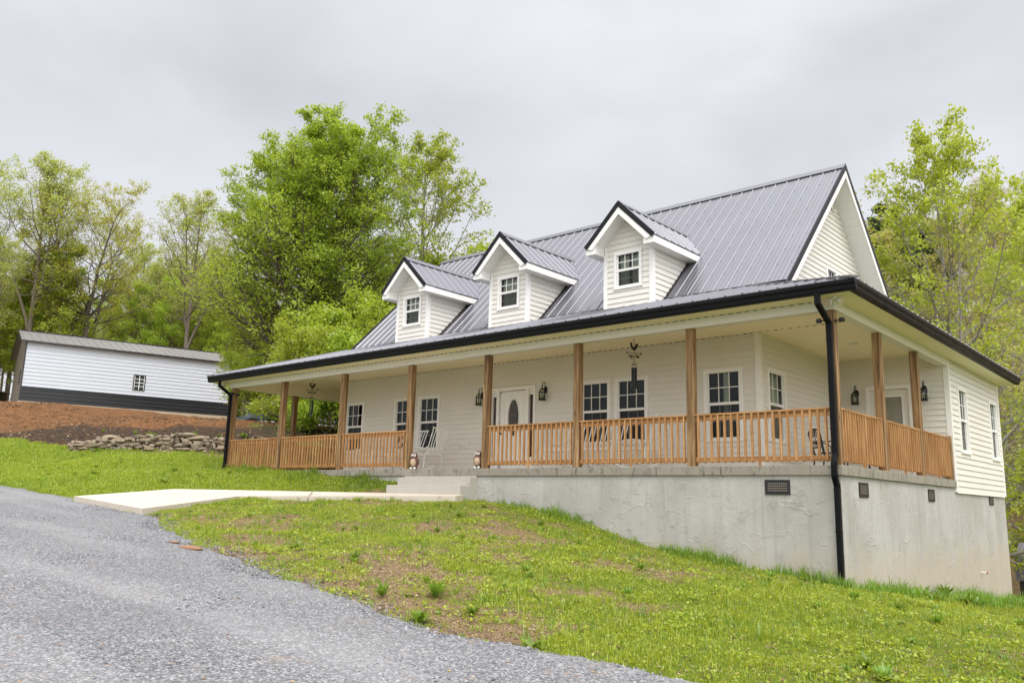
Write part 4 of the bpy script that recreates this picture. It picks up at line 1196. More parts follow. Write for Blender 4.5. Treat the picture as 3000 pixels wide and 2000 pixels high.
def iron_chair(label, loc, rz):
    t = empty('iron_chair', (0, 0, 0), label, 'patio chair', 'black iron patio chairs on the porch')
    s = MB()
    s.lathe([(.0, .44), (.21, .44), (.22, .45), (.21, .46), (0, .455)], (0, 0, 0), 14); s.build('seat', M['black_iron'], t)
    for (x, y, x2, y2) in ((-.19, -.19, -.23, -.23), (.19, -.19, .23, -.23), (-.18, .19, -.20, .25), (.18, .19, .20, .25)):
        l = MB(); l.tube([(x2, y2, 0), (x, y, .44)], .016, 6); l.build('leg', M['black_iron'], t)
    b = MB()
    for sx in (-1, 1): b.beam((sx * .19, .20, .42), (sx * .21, .30, .84), .03, .035)
    b.tube([(-.21, .305, .84)] + [(-.21 * math.cos(u), .305 + .012 * math.sin(u), .84 + .085 * math.sin(u)) for u in np.linspace(.15, math.pi - .15, 9)] + [(.21, .305, .84)], .016, 6)
    b.beam((-.19, .235, .56), (.19, .235, .56), .025, .03)
    b.build('backrest', M['black_iron'], t)
    g = MB()
    def scroll(cx, cz, r0, turns, flip):
        pts = []
        for i in range(22):
            u = i / 21; a = turns * 2 * math.pi * u; r = r0 * (1 - .85 * u)
            x = cx + flip * r * math.cos(a); z = cz + r * math.sin(a); pts.append((x, .235 + (z - .56) * .245, z))
        g.tube(pts, .0085, 5)
    for fl in (-1, 1):
        scroll(fl * .075, .64, .065, 1.5, fl); scroll(fl * .085, .79, .07, 1.4, -fl); scroll(fl * .06, .87, .045, 1.2, fl)
    g.tube([(0, .235, .56), (0, .27, .70), (0, .31, .92)], .009, 5)
    g.build('scrollwork', M['black_iron'], t)
    for sx in (-1, 1):
        a = MB(); a.tube([(sx * .20, .26, .66), (sx * .25, .10, .67), (sx * .26, -.12, .66), (sx * .24, -.19, .60), (sx * .20, -.19, .45)], .013, 6); a.build('armrest', M['black_iron'], t)
    t.location = loc; t.rotation_euler = (0, 0, rz)
    return t
ic_ = iron_chair('black scrolled iron chair standing clear of the corner downspout', (-1.62, 3.95, 0), R(140))
c = copy_tree(ic_); c.location = (-.88, 3.35, 0); c.rotation_euler = (0, 0, R(-150)); c['label'] = 'black scrolled iron chair mostly hidden behind the corner downspout'

def owl(label, loc, rz):
    t = empty('owl_statue', (0, 0, 0), label, 'owl statue', 'owl statues flanking the steps')
    brown = simple('owl_brown_paint', (.11, .045, .034), .6, var=.3, vs=30) if 'ob' not in M else M['ob']; M['ob'] = brown
    belly = simple('owl_buff_paint', (.40, .29, .19), .7, var=.4, vs=45) if 'oy' not in M else M['oy']; M['oy'] = belly
    white = simple('owl_white_paint', (.72, .69, .64), .5) if 'ow' not in M else M['ow']; M['ow'] = white
    b = MB(); b.lathe([(.055, .05), (.085, .09), (.10, .15), (.098, .20), (.082, .24), (.065, .262), (.07, .285), (.075, .31), (.066, .345), (.04, .37), (.0, .378)], (0, 0, 0), 16, sy=.92)
    bo = b.build('body', brown, t, smooth=True)
    e = MB()
    for sx in (-1, 1):
        e.tube([(sx * .045, -.01, .345), (sx * .058, -.012, .385)], [.022, .003], 6)
    e.build('ear_tuft', brown, bo, smooth=True)
    f = MB(); f.ball((0, -.036, .150), .085, 12, 8, sc=(.95, .95, 1.2)); f.build('breast', belly, t, smooth=True)
    for sx in (-1, 1):
        w = MB(); w.ball((sx * .086, .005, .165), .05, 10, 8, sc=(.5, 1.1, 1.9)); w.build('wing', brown, t, smooth=True)
        y = MB(); y.tube([(sx * .031, -.058, .315), (sx * .033, -.070, .316)], [.031, .024], 12); ey = y.build('eye', white, t)
        p = MB(); p.tube([(sx * .0325, -.0695, .316), (sx * .033, -.0745, .316)], .013, 10); p.build('pupil', M['black_plastic'], ey)
        q = MB()
        for k in (-1, 0, 1): q.tube([(sx * .042 + k * .017, -.045, .04), (sx * .042 + k * .02, -.085, .012)], [.013, .010], 6)
        q.build('foot', white, t)
    k = MB(); k.tube([(0, -.072, .30), (0, -.092, .278)], [.013, .002], 6); k.build('beak', M['black_plastic'], t)
    s = MB(); s.lathe([(.075, .0), (.078, .03), (.06, .055)], (0, 0, 0), 12); s.build('perch', M['black_plastic'], t)
    t.location = loc; t.rotation_euler = (0, 0, rz)
    return t
ow1 = owl('brown owl statue at the foot of the post left of the steps', (-9.70, .0, 0), R(20))
c = copy_tree(ow1); c.location = (-7.66, .0, 0); c.rotation_euler = (0, 0, R(14)); c['label'] = 'brown owl statue at the foot of the post right of the steps'

def chime(x, y, rz, label):
    t = empty('wind_chime', (0, 0, 0), label, 'wind chime', 'rooster wind chimes hanging from the porch ceiling')
    Z = CZ
    h = MB(); h.tube([(0, 0, 0), (0, 0, -.05), (.015, 0, -.07), (0, 0, -.09), (-.012, 0, -.075)], .0035, 5); h.tube([(0, 0, -.09), (0, 0, -.56)], .005, 5); h.build('hanging_hook', M['black_iron'], t)
    r = MB()
    sil = [(-.085, -.19), (-.065, -.175), (-.05, -.19), (-.05, -.22), (-.035, -.27), (-.005, -.285), (.02, -.265), (.03, -.225), (.06, -.195), (.09, -.205), (.095, -.235), (.08, -.26), (.06, -.30), (.03, -.335), (.01, -.35), (-.02, -.345), (-.06, -.31), (-.085, -.26), (-.088, -.22)]
    r.extrude([(a, -.006, b) for a, b in sil], (0, .012, 0)); r.build('rooster', M['black_iron'], t)
    a = MB(); a.tube([(-.16, 0, -.40), (.16, 0, -.40)], .005, 5); a.extrude([(-.19, -.004, -.40), (-.15, -.004, -.378), (-.15, -.004, -.422)], (0, .008, 0)); a.extrude([(.12, -.004, -.40), (.17, -.004, -.372), (.17, -.004, -.428)], (0, .008, 0)); a.build('wind_arrow', M['black_iron'], t)
    d = MB()
    for k, (cx, cy) in enumerate(((-.09, 0), (.09, 0), (0, -.09), (0, .09))):
        d.tube([(0, 0, -.47), (cx, cy, -.47)], .004, 5)
    # compass letters N E S W as flat bars
    def letter(strokes, cx, cy, al):
        for (x0, z0, x1, z1) in strokes:
            p = [(cx + (v - .5) * .05 * (1 if al else 0), cy + (v - .5) * .05 * (0 if al else 1), -.50 + zz * .06) for v, zz in ((x0, z0), (x1, z1))]
            d.beam(p[0], p[1], .011, .011)
    letter([(0, 0, 0, 1), (0, 1, 1, 0), (1, 0, 1, 1)], -.09, 0, True); letter([(0, 1, .25, 0), (.25, 0, .5, .7), (.5, .7, .75, 0), (.75, 0, 1, 1)], .09, 0, True)
    letter([(0, 0, 0, 1), (0, 1, 1, 1), (0, .5, .8, .5), (0, 0, 1, 0)], 0, -.09, False); letter([(0, 0, 1, 0), (1, 0, 1, .5), (1, .5, 0, .5), (0, .5, 0, 1), (0, 1, 1, 1)], 0, .09, False)
    d.build('compass_letters', M['black_iron'], t)
    u = MB()
    for k in range(3):
        an = 2 * math.pi * k / 3; u.tube([(0, 0, -.55), (.055 * math.cos(an), .055 * math.sin(an), -.63)], .0025, 4)
    u.tube([(.056 * math.cos(2 * math.pi * i / 16), .056 * math.sin(2 * math.pi * i / 16), -.635) for i in range(17)], .005, 5); u.build('ring', M['black_iron'], t)
    for k, L in enumerate((.42, .46, .38, .49, .44)):
        an = 2 * math.pi * k / 5 + .4; p = (.045 * math.cos(an), .045 * math.sin(an))
        v = MB(); v.tube([(*p, -.635), (*p, -.70)], .002, 4); v.tube([(*p, -.70), (*p, -.70 - L)], .0155, 8); v.build('chime_tube', M['black_plastic'], t)
    t.location = (x, y, Z); t.rotation_euler = (0, 0, rz)
    return t
ch = chime(-4.42, 1.1, R(62), 'black rooster wind chime hanging in front of the second window right of the door')
c = copy_tree(ch); c.location = (-15.45, 1.1, CZ); c.rotation_euler = (0, 0, R(35)); c['label'] = 'black rooster wind chime hanging against the greenery at the far left of the porch'

# ------------------------------------------------------------------ white steel garage on the bank
SN_ = V((-50.34, 4.68, 4.56)); th = R(14.83); SDv = V((math.sin(th), math.cos(th), 0)); SEv = V((-math.cos(th), math.sin(th), 0))
SLn, SWd, SH, SRd = 12.31, 9.6, 3.70, 5.0
G = empty('steel_garage', SN_, 'long white steel garage with a black base band on the clay bank', 'garage')
def GP(a, e, z): return SN_ + SDv * a + SEv * e + ez * z
def cladding(m, O, U, N, z0, z1, L, step=.229, depth=.02, zf=None):
    z = z0
    while z < z1 - 1e-3:
        zt = min(z + step, z1)
        prof = [(z, 0), (z + .02, depth), (z + .055, depth), (z + .075, 0), (zt, 0)]
        prof = [(min(a, zt), b) for a, b in prof]
        for (a, b), (c, d) in zip(prof[:-1], prof[1:]):
            l0, l1 = zf(a) if zf else (0, L); k0, k1 = zf(c) if zf else (0, L)
            m.quad(O + U * l0 + ez * a + N * b, O + U * l1 + ez * a + N * b, O + U * k1 + ez * c + N * d, O + U * k0 + ez * c + N * d)
        z = zt
m = MB(); cladding(m, SN_, SDv, -SEv, .875, SH, SLn); m.build('front_wall', M['shed_white'], G)
m = MB(); cladding(m, SN_, SDv, -SEv, 0, .875, SLn)
m.fbox(SN_, SDv, -SEv, -.03, SLn + .03, .0, .028, .865, .895); m.build('base_band', M['shed_black'], G)
m = MB(); cladding(m, SN_, SEv, -SDv, 0, SRd - .02, SWd, zf=lambda z: (0, SWd) if z <= SH else ((z - SH) / (SRd - SH) * SWd / 2, SWd - (z - SH) / (SRd - SH) * SWd / 2)); m.build('end_wall', M['shed_tan'], G)
m = MB()
m.hexa([GP(SLn - .1, 0.02, 0), GP(SLn, 0.02, 0), GP(SLn, SWd, 0), GP(SLn - .1, SWd, 0), GP(SLn - .1, .02, SH), GP(SLn, .02, SH), GP(SLn, SWd, SH), GP(SLn - .1, SWd, SH)])
m.hexa([GP(0, SWd - .1, 0), GP(SLn - .1, SWd - .1, 0), GP(SLn - .1, SWd, 0), GP(0, SWd, 0), GP(0, SWd - .1, SH), GP(SLn - .1, SWd - .1, SH), GP(SLn - .1, SWd, SH), GP(0, SWd, SH)])
m.extrude([GP(SLn - .1, 0, SH), GP(SLn - .1, SWd, SH), GP(SLn - .1, SWd / 2, SRd - .03)], SDv * .1); m.build('rear_wall', M['shed_tan'], G)
m = MB(); m.hexa([GP(-.05, -.06, -1.6), GP(SLn + .05, -.06, -1.6), GP(SLn + .05, SWd, -1.6), GP(-.05, SWd, -1.6), GP(-.05, -.06, -.004), GP(SLn + .05, -.06, -.004), GP(SLn + .05, SWd, -.004), GP(-.05, SWd, -.004)]); m.build('footing', M['plainconc'], G)
pit = math.atan2(SRd - SH, SWd / 2)
rfm = MB(); Ls = (SWd / 2 + .22) / math.cos(pit)
ribbed(rfm, GP(-.3, -.22, SH - .22 * math.tan(pit) + .03), SDv, -(-SEv) * math.cos(pit) + ez * math.sin(pit), [(0, 0), (SLn + .6, 0), (SLn + .6, Ls), (0, Ls)], spacing=.46, rh=.035)
ribbed(rfm, GP(SLn + .3, SWd + .22, SH - .22 * math.tan(pit) + .03), -SDv, -SEv * math.cos(pit) + ez * math.sin(pit), [(0, 0), (SLn + .6, 0), (SLn + .6, Ls), (0, Ls)], spacing=.46, rh=.035)
gr_ = rfm.build('roof', M['shed_roof'], G)
m = MB(); m.beam(GP(-.31, -.235, SH - .085), GP(SLn + .31, -.235, SH - .085), .03, .09, side=SEv)
for a in (-.31, SLn + .31):
    for e0 in (-.23, SWd + .23): m.beam(GP(a, e0, SH - .085), GP(a, SWd / 2, SRd - .03), .04, .14, side=SDv)
m.beam(GP(-.32, SWd / 2, SRd + .05), GP(SLn + .32, SWd / 2, SRd + .05), .3, .03, side=SEv); m.build('black_trim', M['shed_black'], gr_)
for a, e in ((-.03, -.025), (SLn - .04, -.025)):
    m = MB(); m.fbox(SN_, SDv, SEv, a, a + .07, e, e + .03 if a > 0 else e + .1, 0, SH); m.build('corner_trim', M['shed_black'], G)
w = MB(); wO = SN_
for k in ((6.19, 6.25, 1.22, 2.22), (6.86, 6.92, 1.22, 2.22)): w.fbox(wO, SDv, -SEv, k[0], k[1], .0, .045, k[2], k[3])
for z in (1.22, 2.17): w.fbox(wO, SDv, -SEv, 6.25, 6.86, .0, .045, z, z + .05)
ww = w.build('window', M['shed_black'], G)
w = MB()
w.fbox(wO, SDv, -SEv, 6.535, 6.575, .022, .04, 1.27, 2.17)
for z in (1.47, 1.70, 1.93): w.fbox(wO, SDv, -SEv, 6.25, 6.535, .022, .038, z, z + .035); w.fbox(wO, SDv, -SEv, 6.575, 6.86, .022, .038, z, z + .035)
for u_ in (6.25, 6.83): w.fbox(wO, SDv, -SEv, u_, u_ + .03, .022, .039, 1.27, 2.17)
w.build('muntin_grid', M['trim'], ww)
w = MB(); w.fbox(wO, SDv, -SEv, 6.25, 6.86, .005, .0215, 1.27, 2.17); dg = NT('dark_window_glass'); dg.set((.035, .04, .045), .08); w.build('pane', dg.mat, ww)
m = MB(); m.fbox(SN_, SEv, -SDv, 1.9, 2.5, .0, .04, 1.2, 2.1); m.build('end_window', M['shed_black'], G)

# black stock tub beside the garage
tx, ty = -48.3, 2.55; tz = float(terr(tx, ty)[0])
TB = empty('stock_tub', (tx, ty, tz), 'large round black tub at the left end of the garage', 'tub')
m = MB(); m.lathe([(.78, -.1), (.86, .52), (.93, .52), (.95, .58), (.90, .60), (.84, .58), (.76, .10), (0, .08)], (tx, ty, tz), 28); m.build('tub_body', M['black_plastic'], TB, smooth=True)
# tarp heap on the bank behind the porch
tgx, tgy = np.meshgrid(np.linspace(-1.6, 1.6, 34), np.linspace(-.9, .9, 22))
ax = -27.2 + tgx * .86 - tgy * .5; ay = 7.0 + tgx * .5 + tgy * .86
tzz = terr(ax, ay) + .06 + .45 * np.exp(-(tgx ** 2 / 1.2 + tgy ** 2 / .35)) + .05 * np.sin(tgx * 6 + tgy * 3) * np.cos(tgy * 8)
ti = np.arange(tgx.size).reshape(tgx.shape)
o = link_mesh('tarp', np_mesh('tarp', np.column_stack([ax.ravel(), ay.ravel(), tzz.ravel()]), np.stack([ti[:-1, :-1], ti[:-1, 1:], ti[1:, 1:], ti[1:, :-1]], -1).reshape(-1, 4)), M['tarp'], smooth=True)
so_ = o.modifiers.new('s', 'SOLIDIFY'); so_.thickness = .01
tag(o, 'dark blue tarp over a heap on the bank behind the porch corner', 'tarp')

# small grey shed down the slope at the right edge
sx0, sy0 = -1.99, 22.3; sz = -4.42
S2 = empty('garden_shed', (sx0, sy0, sz), 'small shed with grey ribbed roof at the far right edge', 'shed')
m = MB(); m.box(sx0 + .28, sx0 + 3.0, sy0 + .25, sy0 + 3.6, sz - .8, sz + 1.75); m.build('wall', M['shed_white'], S2)
m = MB(); m.box(sx0 + .10, sx0 + .27, sy0 + .15, sy0 + .34, sz - .8, sz + 1.75); m.build('corner_trim', M['shed_black'], S2)
m = MB()
ribbed(m, (sx0, sy0 + .1, sz + 1.42), (1, 0, 0), (0, .02, 1), [(0, 0), (3.2, 0), (3.2, .76), (0, .76)], spacing=.23, off=.12, rh=.03)
ribbed(m, (sx0, sy0 + .12, sz + 2.19), (1, 0, 0), (0, .90, .44), [(0, 0), (3.2, 0), (3.2, 1.2), (.0, 1.2)], spacing=.23, off=.12, rh=.03)
m.build('roof', M['grey_steel'], S2)

# ------------------------------------------------------------------ dry stone retaining wall
WL = [(-24.3, -2.0), (-23.2, -1.25), (-21.9, -.25), (-20.9, .75), (-20.1, 1.7), (-19.3, 3.0)]
SWt = empty('dry_stone_wall', (-21.9, -.25, .5), 'low dry-laid fieldstone wall holding back the clay bank', 'stone wall')
STN = []
def stone(c, L, D_, Hh, ang, seed):
    r = np.random.default_rng(seed + 300)
    m = MB(); m.ball((0, 0, 0), 1, 10, 7)
    ex = r.uniform(.42, .80); tl = r.uniform(-.14, .14); ph = r.uniform(0, 6.28, 6); sk = r.uniform(-.25, .25)
    vs = []
    for (x, y, z) in m.v:
        f = lambda v: math.copysign(abs(v) ** ex, v)
        k = 1 + .13 * math.sin(2.6 * x + 1.7 * z + ph[0]) + .11 * math.sin(3.9 * z + 2.2 * y + ph[1]) + .07 * math.sin(6 * x + 4 * y + ph[2]) + .05 * math.sin(9 * z + 7 * x + ph[3])
        x, y, z = f(x) * k, f(y) * k, f(z) * k
        z *= 1 + sk * x; x, y, z = x * L / 2, y * D_ / 2, z * Hh / 2
        z += tl * x
        vs.append((c[0] + x * math.cos(ang) - y * math.sin(ang), c[1] + x * math.sin(ang) + y * math.cos(ang), c[2] + z))
    m.v = vs
    STN.append((L * Hh, m))
rs = random.Random(5)
wl = [V((*p, 0)) for p in WL]; segs = [(wl[i + 1] - wl[i]).length for i in range(len(wl) - 1)]; TL = sum(segs)
def walong(s):
    for i, l in enumerate(segs):
        if s <= l or i == len(segs) - 1:
            d = (wl[i + 1] - wl[i]).normalized(); return wl[i] + d * s, math.atan2(d.y, d.x)
        s -= l
# stones settle on a height line along the wall
NB = int(TL / .05) + 2; hline = [0.] * NB; sid = 0
goal = lambda s: .30 + .28 * smooth(.3, 1.8, s) + .07 * math.sin(s * 2.3) + .05 * math.sin(s * 5.1 + 1)
for tries in range(1500):
    if sid >= 210: break
    cand = [rs.randrange(0, NB - 3) for _ in range(14)]
    i0 = min(cand, key=lambda i: hline[i] / float(goal(i * .05)))
    big = rs.random() < .25
    L = rs.uniform(.42, .75) if big else rs.uniform(.18, .42)
    hh = rs.uniform(.09, .14) if big else rs.uniform(.05, .12)
    while True:
        i1 = min(NB - 1, i0 + max(2, int(L / .05))); seg_h = hline[i0:i1]
        if not seg_h or max(seg_h) - min(seg_h) <= .09 or L < .14: break
        L *= .8
    if not seg_h or max(seg_h) - min(seg_h) > .16: continue
    hi, lo = max(seg_h), min(seg_h); s_ = i0 * .05; L = (i1 - i0) * .05
    if hi + hh > float(goal(s_ + L / 2)) + .08: continue
    base = hi * .6 + lo * .4
    p, an = walong(s_ + L / 2); g = float(terr(p.x + .25, p.y - .2)[0])
    stone((p.x + rs.uniform(-.05, .05), p.y + rs.uniform(-.05, .05), g - .05 + base + hh / 2), L * 1.18, rs.uniform(.28, .42), hh * 1.3, an + rs.uniform(-.12, .12), sid); sid += 1
    for i in range(i0, i1): hline[i] = base + hh
STN.sort(key=lambda q: -q[0]); small = MB()
for k, (_, m) in enumerate(STN):
    if k < 99: m.build('stone', M['rock'], SWt, smooth=True)
    else: small.add(m.v, m.f)
if small.v: small.build('stone', M['rock'], SWt, smooth=True)['kind'] = 'stuff'

# ------------------------------------------------------------------ trees
class Tree:
    def __init__(s, seed):
        s.r = np.random.default_rng(seed); s.tv = []; s.tf = []; s.nv = 0; s.anch = []; s.adir = []
    def tube(s, pts, rad, n):
        pts = np.asarray(pts); rad = np.asarray(rad); k = len(pts)
        d = np.gradient(pts, axis=0); d /= np.linalg.norm(d, axis=1)[:, None] + 1e-9
        ref = np.array([.31, .95, .05]) if abs(d[0, 2]) > .5 else np.array([0, 0, 1.])
        a = ref[None] - d * (d @ ref)[:, None]; a /= np.linalg.norm(a, axis=1)[:, None] + 1e-9
        b = np.cross(d, a); t = np.arange(n) * 2 * np.pi / n
        v = pts[:, None] + (a[:, None] * np.cos(t)[None, :, None] + b[:, None] * np.sin(t)[None, :, None]) * rad[:, None, None]
        s.tv.append(v.reshape(-1, 3))
        i, j = np.meshgrid(np.arange(k - 1), np.arange(n), indexing='ij')
        f = np.stack([i * n + j, i * n + (j + 1) % n, (i + 1) * n + (j + 1) % n, (i + 1) * n + j], -1).reshape(-1, 4) + s.nv
        s.tf.append(f); s.nv += k * n
    def path(s, p, d, L, n, wob, trop):
        pts = [np.array(p, float)]; d = np.array(d, float); d /= np.linalg.norm(d)
        for i in range(n):
            d = d + s.r.normal(0, wob, 3) + np.array([0, 0, trop]); d /= np.linalg.norm(d)
            pts.append(pts[-1] + d * L / n)
        return np.array(pts)
    def side(s, d, ang):
        q = np.cross(d, s.r.normal(0, 1, 3)); q /= np.linalg.norm(q) + 1e-9
        return d * math.cos(ang) + q * math.sin(ang)
    def branch(s, p, d, L, r, lvl, P):
        n = P['n'][lvl]; pts = s.path(p, d, L, n, P['wob'][lvl], P['trop'][lvl])
        rad = np.linspace(r, max(r * .25, .004), n + 1)
        s.tube(pts, rad, P['sides'][lvl])
        if lvl + 1 < P['levels']:
            for k in range(P['kids'][lvl]):
                t = s.r.uniform(P['t0'][lvl], 1.0); x = t * n; i = min(int(x), n - 1); q = pts[i] + (pts[i + 1] - pts[i]) * (x - i)
                dd = pts[i + 1] - pts[i]; dd /= np.linalg.norm(dd)
                s.branch(q, s.side(dd, s.r.uniform(*P['ang'][lvl])), L * P['lf'][lvl] * s.r.uniform(.65, 1.15) * (1.15 - .5 * t), r * P['rf'] * (1.1 - .6 * t), lvl + 1, P)
        if lvl >= P['leaf_from']:
            m = P['anchors'][lvl]
            t = s.r.uniform(.25, 1.0, m) * n; i = np.minimum(t.astype(int), n - 1)
            s.anch.append(pts[i] + (pts[i + 1] - pts[i]) * (t - i)[:, None])
    def leaves(s, per, spread, size, flat=.5):
        if not s.anch: return None
        a = np.concatenate(s.anch); a = np.repeat(a, per, 0); n = len(a); r = s.r
        c = a + r.normal(0, spread, (n, 3)) * np.array([1, 1, .7])
        nm = r.normal(0, 1, (n, 3)); nm[:, 2] = np.abs(nm[:, 2]) + flat; nm /= np.linalg.norm(nm, axis=1)[:, None]
        u = np.cross(nm, r.normal(0, 1, (n, 3))); u /= np.linalg.norm(u, axis=1)[:, None] + 1e-9; w = np.cross(nm, u)
        sz = size * r.uniform(.6, 1.25, n)[:, None]
        droop = nm * sz * .18
        q = np.stack([c - u * sz * .55, c + w * sz * .36 - droop * .3, c + u * sz * .60 - droop, c - w * sz * .36 - droop * .3], 1).reshape(-1, 3)
        tint = np.clip(np.repeat(r.normal(.5, .22, len(a) // per), per) * .6 + r.uniform(0, .4, n), 0, 1)
        return q, np.arange(n * 4).reshape(-1, 4), tint
def species(name, seed, H_, tr, first, crown, bark, leaf, P, per=6, spread=.22, size=.16, lean=(0, 0), limbs=16, fork=0, up=.9, twist=.05, leader=False, fd=.55):
    t = Tree(seed); r = t.r
    n = 10
    trunk = t.path((0, 0, -.4), (lean[0], lean[1], 1), H_ * (.97 if not fork or leader else .55), n, twist, .06)
    stems = [(trunk, tr)]
    t.tube(trunk, np.concatenate([[tr * 1.45], np.linspace(tr, tr * (.12 if not fork or leader else .55), n)]), 10)
    if fork:
        for k in range(fork):
            an = 2 * math.pi * (k + r.uniform(-.2, .2)) / fork; base = trunk[r.integers(*((2, 5) if leader else (4, n - 1)))]
            d = np.array([math.cos(an) * fd, math.sin(an) * fd, 1.]); L = (H_ - base[2]) * r.uniform(.8, 1.02)
            p = t.path(base, d, L, 9, .07, .05); t.tube(p, np.linspace(tr * .55, tr * .07, 10), 8); stems.append((p, tr * .55))
    for st, rr in stems:
        z0, z1 = max(first * H_, st[0, 2]), st[-1, 2]
        m = int(limbs * max(.25, (z1 - z0) / (H_ * (1 - first)))) if z1 > z0 else 0
        for k in range(m):
            f = (k + r.uniform(0, 1)) / m; z = z0 + (z1 - z0) * f
            i = int(np.clip(np.searchsorted(st[:, 2], z) - 1, 0, len(st) - 2)); w = (z - st[i, 2]) / max(1e-3, st[i + 1, 2] - st[i, 2]); q = st[i] + (st[i + 1] - st[i]) * np.clip(w, 0, 1)
            hf = (z - first * H_) / (H_ * (1 - first)); L = crown(np.clip(hf, 0, 1)) * r.uniform(.75, 1.1)
            an = k * 2.4 + r.uniform(-.5, .5); el = r.uniform(-.1, .35) + up * hf
            t.branch(q, (math.cos(an), math.sin(an), el), L, max(.012, rr * .42 * (1.05 - hf)), 0, P)
    tv = np.concatenate(t.tv); tf = np.concatenate(t.tf)
    tm = np_mesh(name + '_trunk', tv, tf); tm.materials.append(M[bark]); tm.polygons.foreach_set('use_smooth', [True] * len(tm.polygons))
    lv = t.leaves(per, spread, size)
    lm = None
    if lv is not None:
        lm = np_mesh(name + '_crown', lv[0], lv[1], {'tint': ('FACE', lv[2])}); lm.materials.append(M[leaf])
    return tm, lm
def plant_tree(name, mesh, x, y, label, cat='tree', group=None, s=1, rz=None, z=None, sz=None, dz=0):
    z = float(terr(x, y)[0]) if z is None else z
    o = empty(name, (x, y, z + dz), label, cat, group)
    a = bpy.data.objects.new('trunk', mesh[0]); COL.objects.link(a); a.parent = o
    if mesh[1]: b = bpy.data.objects.new('crown', mesh[1]); COL.objects.link(b); b.parent = o
    o.rotation_euler = (0, 0, random.uniform(0, 6.28) if rz is None else rz); o.scale = (s, s, sz or s)
    return o
P3 = dict(levels=3, n=[7, 5, 4], wob=[.10, .14, .18], trop=[.04, .03, .02], sides=[6, 4, 3], kids=[7, 5, 0], t0=[.2, .2, .2], ang=[(.5, 1.0), (.5, 1.1), (.5, 1)], lf=[.48, .5, .5], rf=.5, leaf_from=1, anchors=[0, 5, 6])
def PP(**k): d = dict(P3); d.update(k); return d
dome = lambda f: math.sqrt(max(0, 1 - (1.9 * f - .75) ** 2 * .8)) if True else 0
def crown_big(f):
    return 6.3 * (1 - max(0, f - .10) / .96) ** .72 * (.75 + .25 * min(1, f / .10)) + .25
big = species('broadleaf', 3, 15.4, .34, .05, crown_big, 'bark_dark', 'leaf_maple', PP(kids=[10, 5, 0], anchors=[0, 6, 5], n=[7, 5, 4], trop=[.06, .03, .01], wob=[.07, .11, .15], ang=[(.3, .8), (.35, 1.0), (.4, 1)], lf=[.42, .50, .5], t0=[.12, .12, .2]), per=2, spread=.13, size=.125, limbs=58, fork=4, up=.72, leader=True, fd=.34)
tulip = species('tulip', 8, 18.0, .22, .10, lambda f: 6.2 * min(1, .55 + f) * (1 - max(0, f - .38) / .68) ** .8 + .4, 'bark_grey', 'leaf_tulip', PP(kids=[9, 4, 0], anchors=[0, 4, 5], trop=[.07, .03, 0], lf=[.36, .48, .5]), per=2, spread=.15, size=.15, limbs=60, up=.85)
oak = species('oak', 21, 17.0, .28, .36, lambda f: 4.8 * max(.0, 1 - (max(0, f - .25) / .80) ** 1.5) * min(1, .55 + f) + .5, 'bark_dark', 'leaf_yellow', PP(kids=[7, 5, 0], anchors=[0, 3, 4], trop=[.10, .06, .03]), per=2, spread=.14, size=.13, limbs=30, fork=3, up=1.3, fd=.42, twist=.03)
ash = species('ash', 34, 19.0, .22, .42, lambda f: 4.6 * max(.0, 1 - (max(0, f - .2) / .86) ** 1.3) * min(1, .6 + f) + .5, 'bark_brown', 'leaf_sparse', PP(kids=[6, 5, 0], anchors=[0, 3, 4], trop=[.12, .07, .03]), per=2, spread=.17, size=.135, limbs=26, fork=2, up=1.6, fd=.30, twist=.025, leader=True)
slim = species('slim', 45, 14.0, .13, .25, lambda f: 2.9 * max(0, 1 - f) ** .6 + .4, 'bark_brown', 'leaf_lime', PP(kids=[6, 4, 0], anchors=[0, 3, 4], trop=[.06, .03, .0]), per=4, spread=.22, size=.16, limbs=28, up=1.0, twist=.03)
bare = species('bare', 56, 15.0, .10, .25, lambda f: 3.2 * max(0, 1 - f) ** .7 + .5, 'bark_grey', 'leaf_bud', PP(kids=[6, 5, 0], anchors=[0, 2, 3], trop=[.08, .05, .03]), per=1, spread=.13, size=.10, limbs=24, up=1.0, twist=.025)
budding = species('budding', 67, 13.0, .16, .22, lambda f: 3.6 * max(0, 1 - f ** 1.5) + .4, 'bark_brown', 'leaf_bud', PP(kids=[6, 4, 0], anchors=[0, 3, 4], trop=[.05, .03, .0]), per=4, spread=.24, size=.17, limbs=22, up=.8)
brush = species('brush', 78, 4.2, .05, .04, lambda f: 1.9 * max(0, 1 - f * .8) + .3, 'bark_brown', 'leaf_lime', PP(levels=2, n=[6, 4, 3], kids=[8, 0, 0], leaf_from=0, anchors=[4, 6, 0], trop=[.06, .03, 0]), per=4, spread=.16, size=.11, limbs=26, up=.9, fork=3)
twigs = species('twigs', 89, 4.5, .05, .04, lambda f: 1.9 * max(0, 1 - f * .7) + .3, 'bark_brown', 'leaf_bud', PP(levels=2, n=[6, 4, 3], kids=[9, 0, 0], leaf_from=0, anchors=[2, 3, 0], trop=[.08, .05, 0]), per=2, spread=.12, size=.08, limbs=28, up=1.0, fork=3)
pine = species('pine', 91, 13.0, .2, .25, lambda f: 3.0 * max(0, 1 - f) ** .8 + .5, 'bark_dark', 'leaf_pine', PP(levels=2, n=[6, 4, 3], kids=[10, 0, 0], leaf_from=1, anchors=[0, 9, 0], trop=[.02, .02, 0]), per=7, spread=.20, size=.16, limbs=34, up=.5)
